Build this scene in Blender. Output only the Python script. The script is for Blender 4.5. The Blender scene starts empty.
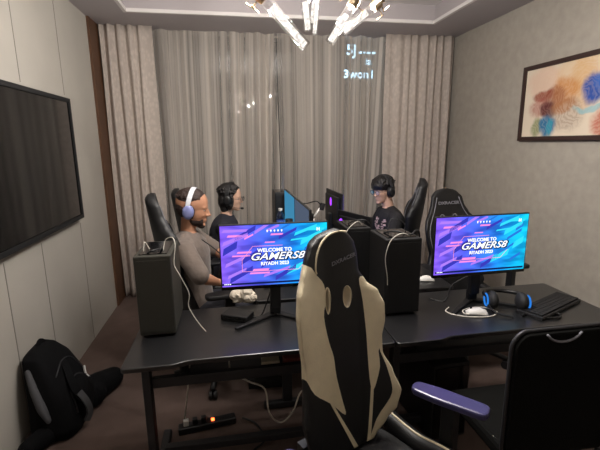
import bpy, bmesh, math, random
from mathutils import Vector, Matrix, noise
R = math.radians
PI = math.pi
random.seed(7)
SC = bpy.context.scene
COL = SC.collection

# ---------------------------------------------------------------- camera
cd = bpy.data.cameras.new('camera'); cam = bpy.data.objects.new('camera', cd); COL.objects.link(cam)
YAW, PIT, ROL = R(9.6435), R(11.6138), R(-0.6578)
fw = Vector((math.sin(YAW)*math.cos(PIT), math.cos(YAW)*math.cos(PIT), -math.sin(PIT)))
r0 = Vector((math.cos(YAW), -math.sin(YAW), 0)); u0 = r0.cross(fw)
rr = r0*math.cos(ROL) + u0*math.sin(ROL); uu = -r0*math.sin(ROL) + u0*math.cos(ROL)
mm = Matrix((rr, uu, -fw)).transposed().to_4x4(); mm.translation = (0, 0, 1.65)
cam.matrix_world = mm
cd.sensor_fit = 'HORIZONTAL'; cd.sensor_width = 36; cd.lens = 36*400/600; cd.clip_start = .05
SC.camera = cam
# ---------------------------------------------------------------- world and exposure
w = bpy.data.worlds.new('night'); SC.world = w; w.use_nodes = True
w.node_tree.nodes['Background'].inputs[0].default_value = (.010, .011, .014, 1)
w.node_tree.nodes['Background'].inputs[1].default_value = 1
SC.view_settings.view_transform = 'Standard'; SC.view_settings.look = 'None'
SC.view_settings.gamma = 1; SC.view_settings.use_curve_mapping = False
SC.view_settings.exposure = 0.28
TUBE_LIGHT = 1.5
SPOT_LIGHT = 17.0

# ---------------------------------------------------------------- materials
def srgb(h):
    if isinstance(h, str):
        c = [int(h[i:i+2], 16)/255 for i in (0, 2, 4)]
    else: c = [v/255 for v in h]
    return tuple(v/12.92 if v <= .04045 else ((v+.055)/1.055)**2.4 for v in c) + (1,)
def mat(name, col, rough=.6, metal=0, var=0, scale=8, bump=0, bscale=60, spec=.5, emit=None, estr=0, coat=0, sheen=0):
    m = bpy.data.materials.new(name); m.use_nodes = True
    nt = m.node_tree; b = nt.nodes['Principled BSDF']; c = srgb(col)
    b.inputs['Base Color'].default_value = c; b.inputs['Roughness'].default_value = rough
    b.inputs['Metallic'].default_value = metal; b.inputs['Specular IOR Level'].default_value = spec
    b.inputs['Coat Weight'].default_value = coat; b.inputs['Sheen Weight'].default_value = sheen
    if emit: b.inputs['Emission Color'].default_value = srgb(emit); b.inputs['Emission Strength'].default_value = estr
    tc = nt.nodes.new('ShaderNodeTexCoord')
    if var:
        n = nt.nodes.new('ShaderNodeTexNoise'); n.inputs['Scale'].default_value = scale; n.inputs['Detail'].default_value = 5
        nt.links.new(tc.outputs['Object'], n.inputs['Vector'])
        r = nt.nodes.new('ShaderNodeMapRange'); r.inputs['From Min'].default_value = .3; r.inputs['From Max'].default_value = .7
        r.inputs['To Min'].default_value = 1-var; r.inputs['To Max'].default_value = 1+var
        nt.links.new(n.outputs['Fac'], r.inputs['Value'])
        mx = nt.nodes.new('ShaderNodeVectorMath'); mx.operation = 'SCALE'; mx.inputs[0].default_value = c[:3]
        nt.links.new(r.outputs[0], mx.inputs['Scale']); nt.links.new(mx.outputs[0], b.inputs['Base Color'])
    if bump:
        n2 = nt.nodes.new('ShaderNodeTexNoise'); n2.inputs['Scale'].default_value = bscale; n2.inputs['Detail'].default_value = 4
        nt.links.new(tc.outputs['Object'], n2.inputs['Vector'])
        bp = nt.nodes.new('ShaderNodeBump'); bp.inputs['Strength'].default_value = bump; bp.inputs['Distance'].default_value = .01
        nt.links.new(n2.outputs['Fac'], bp.inputs['Height']); nt.links.new(bp.outputs[0], b.inputs['Normal'])
    return m
M = {}
M['wall'] = mat('plaster_panel', 'a9a49b', .75, var=.04, scale=3, bump=.05, bscale=20)
M['wallr'] = mat('wallpaper', 'a39c91', .8, var=.07, scale=14, bump=.15, bscale=45)
M['groove'] = mat('groove', '77736c', .8)
M['wood'] = mat('dark_wood', '563a27', .45, var=.18, scale=5)
M['ceil'] = mat('ceiling_paint', 'a8a1a2', .85)
M['ceil2'] = mat('tray_paint', 'd4cfcc', .85)
M['base'] = mat('skirting', 'b9b3a8', .5)
M['carpet'] = mat('carpet', '5e4d46', .95, var=.13, scale=7, bump=.5, bscale=260)
M['black'] = mat('black_plastic', '141416', .45, var=.1)
M['matte'] = mat('black_matte', '0d0d0f', .7, var=.1)
M['gloss'] = mat('black_gloss', '0a0a0c', .12)
M['desk'] = mat('carbon_desktop', '161617', .30, spec=.9, var=.12, scale=60, bump=.04, bscale=300)
M['edge'] = mat('desk_edge', '48484a', .4)
M['metal'] = mat('powder_steel', '2f2f32', .5, metal=.3)
M['chrome'] = mat('chrome', 'c8c4be', .15, metal=1)
M['bronze'] = mat('nickel', '94826c', .4, metal=1)
M['case'] = mat('case_steel', '32312b', .5, metal=.1, var=.05)
M['case2'] = mat('case_black', '121213', .5, metal=.1, var=.05)
M['white_p'] = mat('white_plastic', 'cfcdc8', .4)
M['cable'] = mat('black_cable', '0d0d0e', .5)
M['wcable'] = mat('white_cable', 'c6c1b6', .5)
M['pu'] = mat('black_leatherette', '101012', .5, bump=.12, bscale=160, var=.06)
M['cream'] = mat('cream_leatherette', 'dccfb0', .45, bump=.12, bscale=160, var=.05, scale=20)
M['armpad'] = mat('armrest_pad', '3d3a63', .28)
M['logo'] = mat('logo_grey', '75757c', .6)
M['shirt'] = mat('taupe_shirt', '6c6058', .9, var=.08, scale=10, bump=1.0, bscale=13, sheen=.2)
M['bshirt'] = mat('black_shirt', '161416', .85, bump=.8, bscale=16)
M['nshirt'] = mat('navy_top', '1b1b24', .85, bump=.2, bscale=120)
M['jeans'] = mat('dark_trousers', '23232b', .85)
M['skin'] = mat('skin_tan', 'b07f63', .55, var=.05, scale=20)
M['skin2'] = mat('skin_light', 'c9a088', .55, var=.04, scale=20)
M['hair'] = mat('dark_hair', '2a1a14', .6, bump=.8, bscale=90, var=.25, scale=60)
M['hairb'] = mat('black_hair', '110c0c', .5, bump=.8, bscale=90)
M['beard'] = mat('beard_hair', '2b1a14', .8, bump=.8, bscale=150)
M['lav'] = mat('lavender_plastic', '7f85b4', .35, var=.08)
M['silver'] = mat('silver_band', 'c9ccd2', .3)
M['lens'] = mat('lens', '30343a', .1)
M['eyew'] = mat('eye', '9c8c80', .4); M['iris'] = mat('iris', '1d120c', .2)
M['bag'] = mat('bag_nylon', '09090b', .9, spec=.15, var=.15, scale=10, bump=.3, bscale=200)
M['baggrey'] = mat('bag_grey', '434346', .8, bump=.2, bscale=200)
M['paper'] = mat('paper', 'd8cdbb', .8, var=.06)
M['fabric'] = mat('black_fabric', '111110', .95, spec=.1, bump=.2, bscale=200)
M['pack'] = mat('pack_red', '8c4a45', .6, var=.2, scale=40)
M['frame'] = mat('frame_wood', '33201c', .5)
M['bottle'] = None

def glassy(name, col, fac, rough=.03):
    m = bpy.data.materials.new(name); m.use_nodes = True; nt = m.node_tree
    for n in list(nt.nodes): nt.nodes.remove(n)
    o = nt.nodes.new('ShaderNodeOutputMaterial'); mx = nt.nodes.new('ShaderNodeMixShader')
    t = nt.nodes.new('ShaderNodeBsdfTransparent'); g = nt.nodes.new('ShaderNodeBsdfGlossy')
    t.inputs[0].default_value = srgb(col); g.inputs['Roughness'].default_value = rough
    fr = nt.nodes.new('ShaderNodeLayerWeight'); fr.inputs[0].default_value = .12
    ad = nt.nodes.new('ShaderNodeMath'); ad.operation = 'ADD'; ad.inputs[1].default_value = fac
    nt.links.new(fr.outputs[1], ad.inputs[0]); nt.links.new(ad.outputs[0], mx.inputs[0])
    nt.links.new(t.outputs[0], mx.inputs[1]); nt.links.new(g.outputs[0], mx.inputs[2]); nt.links.new(mx.outputs[0], o.inputs[0])
    return m
M['window'] = glassy('window_glass', 'd8dcdc', .12, 0)
M['bottle'] = glassy('bottle_plastic', 'b8c6dc', .08, .1)
M['acrylic'] = glassy('acrylic_tube', 'f4f4f4', .03, .08)
M['specs'] = glassy('spectacle_glass', 'fafafc', .0)
def emis(name, col, s):
    m = bpy.data.materials.new(name); m.use_nodes = True; nt = m.node_tree
    for n in list(nt.nodes): nt.nodes.remove(n)
    o = nt.nodes.new('ShaderNodeOutputMaterial'); e = nt.nodes.new('ShaderNodeEmission')
    e.inputs[0].default_value = srgb(col); e.inputs[1].default_value = s; nt.links.new(e.outputs[0], o.inputs[0]); return m
M['tube'] = emis('lit_tube', 'fff6ec', TUBE_LIGHT)
nt = M['tube'].node_tree; n_ = nt.nodes.new('ShaderNodeTexNoise'); n_.inputs['Scale'].default_value = 70; tc_ = nt.nodes.new('ShaderNodeTexCoord'); nt.links.new(tc_.outputs['Object'], n_.inputs['Vector'])
mr_ = nt.nodes.new('ShaderNodeMapRange'); mr_.inputs['From Min'].default_value = .35; mr_.inputs['From Max'].default_value = .6; mr_.inputs['To Min'].default_value = .75; mr_.inputs['To Max'].default_value = TUBE_LIGHT
nt.links.new(n_.outputs['Fac'], mr_.inputs['Value']); nt.links.new(mr_.outputs[0], [n for n in nt.nodes if n.type == 'EMISSION'][0].inputs[1])
M['sign'] = emis('sign_light', 'a8d4ee', 3.0)
M['led_red'] = emis('led_red', 'ff5a28', 6)
M['led_purple'] = emis('led_purple', 'a040ff', 1.6)
M['led_blue'] = emis('led_blue', '2a7bd8', .9); M['blue_screen'] = emis('blue_screen', '4a9cc8', .6); M['dim_screen'] = emis('dim_screen', '66748c', .5)
for k, c, s in (('s_pink', 'f08ad8', 1), ('s_rose', 'ff9ac0', 1), ('s_deep', '3a3ab8', .9), ('s_violet', '8b5cf0', 1), ('s_cyan', '34d6f0', 1),
                ('s_blue', '2a78d8', .9), ('s_white', 'f4f6ff', 1.15), ('s_dark', '0c1030', .6), ('s_bar', '1c2a70', .5), ('s_purple', 'a878f0', 1)):
    M[k] = emis(k, c, s)

def curtain_mat(name, col, col2, transp, wscale, transl=.25, strength=.5):
    m = bpy.data.materials.new(name); m.use_nodes = True; nt = m.node_tree; L = nt.links.new
    b = nt.nodes['Principled BSDF']; b.inputs['Roughness'].default_value = .9; b.inputs['Specular IOR Level'].default_value = .1
    tc = nt.nodes.new('ShaderNodeTexCoord')
    n = nt.nodes.new('ShaderNodeTexVoronoi'); n.inputs['Scale'].default_value = wscale
    L(tc.outputs['UV'], n.inputs['Vector'])
    mp = nt.nodes.new('ShaderNodeMapRange'); mp.inputs['From Min'].default_value = .25; mp.inputs['From Max'].default_value = .6
    L(n.outputs['Distance'], mp.inputs['Value'])
    mu = nt.nodes.new('ShaderNodeMath'); mu.operation = 'MULTIPLY'; mu.inputs[1].default_value = strength; L(mp.outputs[0], mu.inputs[0])
    mx = nt.nodes.new('ShaderNodeMix'); mx.data_type = 'RGBA'; mx.inputs[6].default_value = srgb(col); mx.inputs[7].default_value = srgb(col2)
    L(mu.outputs[0], mx.inputs[0]); L(mx.outputs[2], b.inputs['Base Color'])
    tl = nt.nodes.new('ShaderNodeBsdfTranslucent'); tl.inputs[0].default_value = srgb(col)
    m1 = nt.nodes.new('ShaderNodeMixShader'); m1.inputs[0].default_value = transl; L(b.outputs[0], m1.inputs[1]); L(tl.outputs[0], m1.inputs[2])
    tr = nt.nodes.new('ShaderNodeBsdfTransparent'); m2 = nt.nodes.new('ShaderNodeMixShader'); m2.inputs[0].default_value = transp
    if transp:
        lw = nt.nodes.new('ShaderNodeLayerWeight'); lw.inputs[0].default_value = .5   # woven voile is denser seen along its folds
        r_ = nt.nodes.new('ShaderNodeMapRange'); r_.inputs['From Min'].default_value = .0; r_.inputs['From Max'].default_value = .75
        r_.inputs['To Min'].default_value = transp*1.6; r_.inputs['To Max'].default_value = .03; L(lw.outputs['Facing'], r_.inputs['Value']); 
        st = nt.nodes.new('ShaderNodeTexNoise'); st.noise_dimensions = '1D'; st.inputs['Scale'].default_value = 9; st.inputs['Detail'].default_value = 4; st.inputs['Roughness'].default_value = .65
        su = nt.nodes.new('ShaderNodeSeparateXYZ'); L(tc.outputs['UV'], su.inputs[0]); L(su.outputs[0], st.inputs['W'])
        sr = nt.nodes.new('ShaderNodeMapRange'); sr.inputs['From Min'].default_value = .35; sr.inputs['From Max'].default_value = .65; sr.inputs['To Min'].default_value = .25; sr.inputs['To Max'].default_value = 1.9; L(st.outputs['Fac'], sr.inputs['Value'])
        sm_ = nt.nodes.new('ShaderNodeMath'); sm_.operation = 'MULTIPLY'; L(r_.outputs[0], sm_.inputs[0]); L(sr.outputs[0], sm_.inputs[1]); L(sm_.outputs[0], m2.inputs[0])
    L(m1.outputs[0], m2.inputs[1]); L(tr.outputs[0], m2.inputs[2]); L(m2.outputs[0], nt.nodes['Material Output'].inputs[0])
    return m
M['drape'] = curtain_mat('jacquard_drape', 'c6bab0', 'a0968e', 0, 34, .1, .35)
M['sheer'] = curtain_mat('sheer_voile', 'd4cbc1', 'c8bfb5', .24, 200, .2)

# ---------------------------------------------------------------- mesh helpers
def obj(name, bm, m=None, parent=None, smooth=False, mats=None, bevel=0, loc=None, rot=None):
    me = bpy.data.meshes.new(name); bmesh.ops.recalc_face_normals(bm, faces=bm.faces[:]) if not mats or True else None
    bm.to_mesh(me); bm.free()
    o = bpy.data.objects.new(name, me); COL.objects.link(o)
    for x in (mats or [m]): me.materials.append(x)
    if smooth: me.polygons.foreach_set('use_smooth', [True]*len(me.polygons))
    if bevel:
        b = o.modifiers.new('bevel', 'BEVEL'); b.width = bevel; b.segments = 2; b.limit_method = 'ANGLE'
    if parent: o.parent = parent
    if loc: o.location = loc
    if rot: o.rotation_euler = rot
    return o
def thing(name, label, cat, loc=(0, 0, 0), rz=0, group=None, rot=None):
    o = bpy.data.objects.new(name, None); COL.objects.link(o); o.location = loc; o.rotation_euler = rot or (0, 0, rz)
    o.empty_display_size = .05
    o['label'] = label; o['category'] = cat
    if group: o['group'] = group
    return o
def tag(o, label, cat, group=None, kind=None):
    o['label'] = label; o['category'] = cat
    if group: o['group'] = group
    if kind: o['kind'] = kind
    return o
def struct(o, label=None):
    o['kind'] = 'structure'
    if label: o['label'] = label; o['category'] = o.name.split('_')[0]
    return o
def box(bm, x0, x1, y0, y1, z0, z1, mi=0, M4=None):
    v = [bm.verts.new((x, y, z)) for x in (x0, x1) for y in (y0, y1) for z in (z0, z1)]
    if M4:
        for q in v: q.co = M4 @ q.co
    for f in ((0, 1, 3, 2), (4, 6, 7, 5), (0, 4, 5, 1), (2, 3, 7, 6), (0, 2, 6, 4), (1, 5, 7, 3)):
        fc = bm.faces.new([v[i] for i in f]); fc.material_index = mi
    return v
def BM(): return bmesh.new()
def boxo(name, m, parent, x0, x1, y0, y1, z0, z1, bevel=0, **k):
    b = BM(); box(b, x0, x1, y0, y1, z0, z1); return obj(name, b, m, parent, bevel=bevel, **k)
def smoothpts(pts, n=6):
    P = [Vector(p) for p in pts]
    if len(P) < 3: return P
    out = []
    for i in range(len(P)-1):
        a = P[max(i-1, 0)]; b = P[i]; c = P[i+1]; d = P[min(i+2, len(P)-1)]
        for k in range(n):
            t = k/n
            out.append(.5*((2*b)+(c-a)*t+(2*a-5*b+4*c-d)*t*t+(3*b-a-3*c+d)*t**3))
    out.append(P[-1]); return out
def tube(bm, pts, r, n=8, mi=0, closed=False):
    P = [Vector(p) for p in pts]; N = len(P); rs = r if isinstance(r, (list, tuple)) else [r]*N
    rings = []; prev = None
    for i, p in enumerate(P):
        if closed: t = P[(i+1) % N]-P[i-1]
        else: t = P[min(i+1, N-1)]-P[max(i-1, 0)]
        if t.length < 1e-9: t = Vector((0, 0, 1))
        t.normalize()
        if prev is None:
            a = Vector((0, 0, 1)) if abs(t.z) < .9 else Vector((1, 0, 0)); x = t.cross(a).normalized()
        else:
            x = (prev - t*prev.dot(t)).normalized()
        prev = x; y = t.cross(x)
        rings.append([bm.verts.new(p+(x*math.cos(2*PI*k/n)+y*math.sin(2*PI*k/n))*rs[i]) for k in range(n)])
    for i in range(N if closed else N-1):
        A, B = rings[i], rings[(i+1) % N]
        for k in range(n):
            f = bm.faces.new((A[k], A[(k+1) % n], B[(k+1) % n], B[k])); f.material_index = mi
    if not closed:
        for rg in (rings[0], rings[-1]):
            f = bm.faces.new(rg); f.material_index = mi
def tubeo(name, m, parent, pts, r, n=8, sm=True, **k):
    b = BM(); tube(b, smoothpts(pts) if sm else pts, r, n); return obj(name, b, m, parent, smooth=True, **k)
def lathe(bm, prof, n=20, c=(0, 0, 0), mi=0):
    rings = []
    for r, z in prof:
        rings.append([bm.verts.new((c[0]+r*math.cos(2*PI*k/n), c[1]+r*math.sin(2*PI*k/n), c[2]+z)) for k in range(n)])
    for A, B in zip(rings, rings[1:]):
        for k in range(n):
            f = bm.faces.new((A[k], A[(k+1) % n], B[(k+1) % n], B[k])); f.material_index = mi
    bm.faces.new(rings[0]); bm.faces.new(rings[-1])
def ell(bm, c, r, M4=None, seg=20):
    mt = Matrix.Translation(c) @ (M4 or Matrix()) @ Matrix.Diagonal((r[0], r[1], r[2], 1))
    bmesh.ops.create_uvsphere(bm, u_segments=seg, v_segments=seg*2//3, radius=1, matrix=mt)
def prism(bm, poly, z0, z1, mi=0, axis=2):
    def pt(a, b, c): return (a, b, c) if axis == 2 else ((a, c, b) if axis == 1 else (c, a, b))
    A = [bm.verts.new(pt(x, y, z0)) for x, y in poly]; B = [bm.verts.new(pt(x, y, z1)) for x, y in poly]
    n = len(poly)
    for f in [A, B[::-1]] + [[A[i], A[(i+1) % n], B[(i+1) % n], B[i]] for i in range(n)]:
        fc = bm.faces.new(f); fc.material_index = mi
def remesh(bm, vox, m, name, parent, sm=3, bodyfn=None):
    me = bpy.data.meshes.new('tmp'); bmesh.ops.recalc_face_normals(bm, faces=bm.faces[:]); bm.to_mesh(me); bm.free()
    t = bpy.data.objects.new('tmp', me); COL.objects.link(t)
    r = t.modifiers.new('r', 'REMESH'); r.mode = 'VOXEL'; r.voxel_size = vox
    s = t.modifiers.new('s', 'SMOOTH'); s.iterations = sm; s.factor = .5
    bpy.context.view_layer.update()
    dg = bpy.context.evaluated_depsgraph_get()
    ev = bpy.data.meshes.new_from_object(t.evaluated_get(dg)); bpy.data.objects.remove(t); bpy.data.meshes.remove(me)
    ev.name = name; ev.materials.clear(); ev.materials.append(m)
    ev.polygons.foreach_set('use_smooth', [True]*len(ev.polygons))
    o = bpy.data.objects.new(name, ev); COL.objects.link(o)
    if parent: o.parent = parent
    return o
def dup(root, loc, rz, label, group=None):
    r = root.copy(); COL.objects.link(r); r.location = loc; r.rotation_euler = (0, 0, rz); r['label'] = label
    if group: r['group'] = group
    for ch in list(root.children):
        c = ch.copy(); COL.objects.link(c); c.parent = r
        for g in ch.children:
            d = g.copy(); COL.objects.link(d); d.parent = c
    return r
def text(name, s, size, m, parent, loc, rot=(PI/2, 0, 0), sx=1, shear=0, ext=.0005, align='CENTER', bold=0):
    cu = bpy.data.curves.new('t', 'FONT'); cu.body = s; cu.size = size; cu.extrude = ext; cu.align_x = align; cu.align_y = 'CENTER'
    cu.shear = shear; cu.offset = bold; cu.resolution_u = 3
    t = bpy.data.objects.new('t', cu); COL.objects.link(t); bpy.context.view_layer.update()
    me = bpy.data.meshes.new_from_object(t.evaluated_get(bpy.context.evaluated_depsgraph_get())); bpy.data.objects.remove(t)
    me.name = name; me.materials.clear(); me.materials.append(m)
    for v in me.vertices: v.co.x *= sx
    o = bpy.data.objects.new(name, me); COL.objects.link(o); o.parent = parent; o.location = loc; o.rotation_euler = rot
    return o

# ---------------------------------------------------------------- the room
XL, XR, YF, YB, ZC = -1.235, 2.58, -1.6, 4.8, 2.80
struct(boxo('floor', M['carpet'], None, XL-.1, XR+.1, YF-.1, YB+.1, -.1, 0))
struct(boxo('wall_right', M['wallr'], None, XR, XR+.1, YF, YB, 0, 3.1))
struct(boxo('wall_front', M['wall'], None, XL-.1, XR+.1, YF-.1, YF, 0, 3.1))
# left wall of tall pale panels with narrow grooves
wl = boxo('wall_left', M['wall'], None, XL-.1, XL, YF, YB, 0, 3.1); struct(wl)
for k, (y, z0, z1) in enumerate(((2.77, .0, 1.03), (2.32, .0, 1.03), (1.85, 0, 1.03), (2.80, 2.03, 2.8), (3.47, 2.03, 2.8), (2.1, 2.03, 2.8), (3.47, 0, 1.03))):
    g = boxo('trim_%d' % (k+1), M['groove'], None, XL, XL+.0016, y-.0035, y+.0035, z0, z1); g['kind'] = 'structure'
struct(boxo('trim_8', M['wood'], None, XL, XL+.02, 4.20, 4.46, 0, ZC))
struct(boxo('baseboard_right', M['wood'], None, XR-.012, XR, YF, 4.46, 0, .08))
# back wall with a wide opening
b = BM(); box(b, XL, -.85, 4.7, YB, 0, 3.1); box(b, 1.9, XR, 4.7, YB, 0, 3.1); box(b, -.85, 1.9, 4.7, YB, 0, .12); box(b, -.85, 1.9, 4.7, YB, 2.79, 3.1)
struct(obj('wall_back', b, M['wall']))
wf = BM()
for x in (-.85, .07, .98, 1.86): box(wf, x, x+.04, 4.74, 4.79, .12, 2.79)
box(wf, -.85, 1.9, 4.74, 4.79, .12, .16); box(wf, -.85, 1.9, 4.74, 4.79, 2.75, 2.79)
wfo = obj('window_1', wf, M['metal']); struct(wfo)
boxo('window_pane', M['window'], wfo, -.85, 1.9, 4.76, 4.766, .12, 2.79)
# ceiling: low border round a raised tray, with a small stepped moulding
TX0, TX1, TY0, TY1 = -.875, 2.09, -1.2, 4.06
b = BM()
for (a0, a1, c0, c1) in ((XL-.1, TX0, YF, YB), (TX1, XR+.1, YF, YB), (TX0, TX1, TY1, YB), (TX0, TX1, YF, TY0)):
    box(b, a0, a1, c0, c1, ZC, 3.1)
struct(obj('ceiling', b, M['ceil']))
struct(boxo('ceiling_tray', M['ceil2'], None, TX0, TX1, TY0, TY1, 2.98, 3.1))
b = BM()
for w_, z0, z1 in ((.03, 2.80, 2.83),):
    for (a0, a1, c0, c1) in ((TX0, TX0+w_, TY0, TY1), (TX1-w_, TX1, TY0, TY1), (TX0+w_, TX1-w_, TY1-w_, TY1), (TX0+w_, TX1-w_, TY0, TY0+w_)):
        box(b, a0, a1, c0, c1, z0 if z0 > 2.8 else 2.8001, z1)
struct(obj('trim_9', b, M['ceil2']))

# ---------------------------------------------------------------- curtains
def curtain(name, x0, x1, y, z0, z1, m, label, freq, amp, seed, flat=None, grp=None, step=.006):
    rnd = random.Random(seed); xs = []; nx = int((x1-x0)/step)
    ph = [rnd.uniform(0, 6.28) for _ in range(6)]
    bm = BM(); uvl = bm.loops.layers.uv.new('uv'); rows = []; nz = 28
    for j in range(nz+1):
        t = j/nz; z = z0+(z1-z0)*t; row = []; arc = 0; lp = None
        for i in range(nx+1):
            s = i/nx; x = x0+(x1-x0)*s
            d = 1-t
            wob = .5*math.sin(x*7+ph[0]+d*.5)+.3*math.sin(x*17+ph[1]-d*.4)
            a = math.sin(x*freq*6.28+ph[2]+wob*1.8+.18*d*math.sin(x*5+ph[4]))
            a2 = math.sin(x*freq*2.63*6.28+ph[3]+.6*d)
            k = (1 if a >= 0 else -1)*abs(a)**.75
            ampx = amp*(.65+.35*math.sin(x*4.1+ph[5]))
            if flat and flat[0] < x < flat[1]: ampx *= .12
            a3 = math.sin(x*freq*.41*6.28+ph[4]); a4 = math.sin(x*freq*4.7*6.28+ph[5]+1.5*wob)
            yy = y+ampx*((k*.9+.1*a2) if name == 'drape' else (k*.6+.28*a2+.3*a3+.13*a4))*(.75+.3*d)
            p = Vector((x+.006*math.sin(d*6+x*20), yy, z))
            arc += (p-lp).length if lp else 0; lp = p
            v = bm.verts.new(p); row.append((v, arc))
        rows.append(row)
    for j in range(nz):
        for i in range(nx):
            q = (rows[j][i], rows[j][i+1], rows[j+1][i+1], rows[j+1][i])
            f = bm.faces.new([v for v, _ in q]); f.smooth = True
            for lp_, (v, a) in zip(f.loops, q): lp_[uvl].uv = (a, v.co.z*.6)
    o = obj(name, bm, m, smooth=True); tag(o, label, 'curtain', grp)
    if name == 'drape': s = o.modifiers.new('thick', 'SOLIDIFY'); s.thickness = .003
    return o
curtain('drape', XL+.03, -.70, 4.455, .012, 2.799, M['drape'], 'heavy patterned beige drape gathered at the left end of the window beside brown wood strip', 9.5, .04, 3, flat=(-.80, -.70))
curtain('drape', 1.73, XR-.03, 4.455, .012, 2.799, M['drape'], 'heavy patterned beige drape gathered at the right end beside the wall with the painting', 9.5, .04, 11, flat=(1.73, 1.80))
s1 = curtain('sheer_curtain', -.74, .545, 4.585, .015, 2.799, M['sheer'], 'thin grey sheer curtain behind the seated man and woman, left of the dark slit', 3.1, .075, 5)
s2 = curtain('sheer_curtain', .555, 1.78, 4.585, .015, 2.799, M['sheer'], 'thin grey sheer curtain with lit lettering showing through, right of the dark slit', 3.1, .075, 8)
# lettering glowing on the window glass, seen through the voile
sg = thing('lit_lettering', 'pale blue glowing letters on window glass showing through the sheer curtain', 'sign', (1.40, 4.752, 2.5))
def at_sign(px, pz): return (px-1.40, 0, pz-2.5)
SGY = 4.752/4.3
def sgp(px, py):
    d = fw + rr*((px-300)/400) + uu*((225-py)/400); t = 4.752/d.y; p = Vector((0, 0, 1.65))+d*t
    return (p.x-1.40, 0, p.z-2.5)
text('sign_line', '5J', .165, M['sign'], sg, sgp(351.5, 50), ext=.002, bold=.002)
text('sign_line', '----', .17, M['sign'], sg, sgp(367, 51.5), ext=.002, sx=1.0, bold=.002)
text('sign_line', 'ia', .11, M['sign'], sg, sgp(368.5, 61.5), ext=.002, sx=1.15, bold=.002)
text('sign_line', '3won1', .125, M['sign'], sg, sgp(359, 74.5), ext=.002, sx=1.1, bold=.003)

# ---------------------------------------------------------------- television on the left wall
tv = thing('television', 'large black glossy television mounted on the pale panelled wall', 'television', (XL, 2.70, 1.54))
boxo('back_box', M['matte'], tv, .001, .03, -.90, .62, -.40, .40)
b = BM(); H_, L0, L1 = .455, -.95, .70
for (y0, y1, z0, z1) in ((L0, L1, H_-.028, H_), (L0, L1, -H_, -H_+.028), (L0, L0+.02, -H_+.028, H_-.028), (L1-.02, L1, -H_+.028, H_-.028)): box(b, .03, .062, y0, y1, z0, z1)
obj('bezel', b, M['matte'], tv)
M['tvglass'] = mat('tv_glass', '040405', .07, spec=.5)
boxo('screen', M['tvglass'], tv, .03, .052, L0+.02, L1-.02, -H_+.028, H_-.028)

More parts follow.
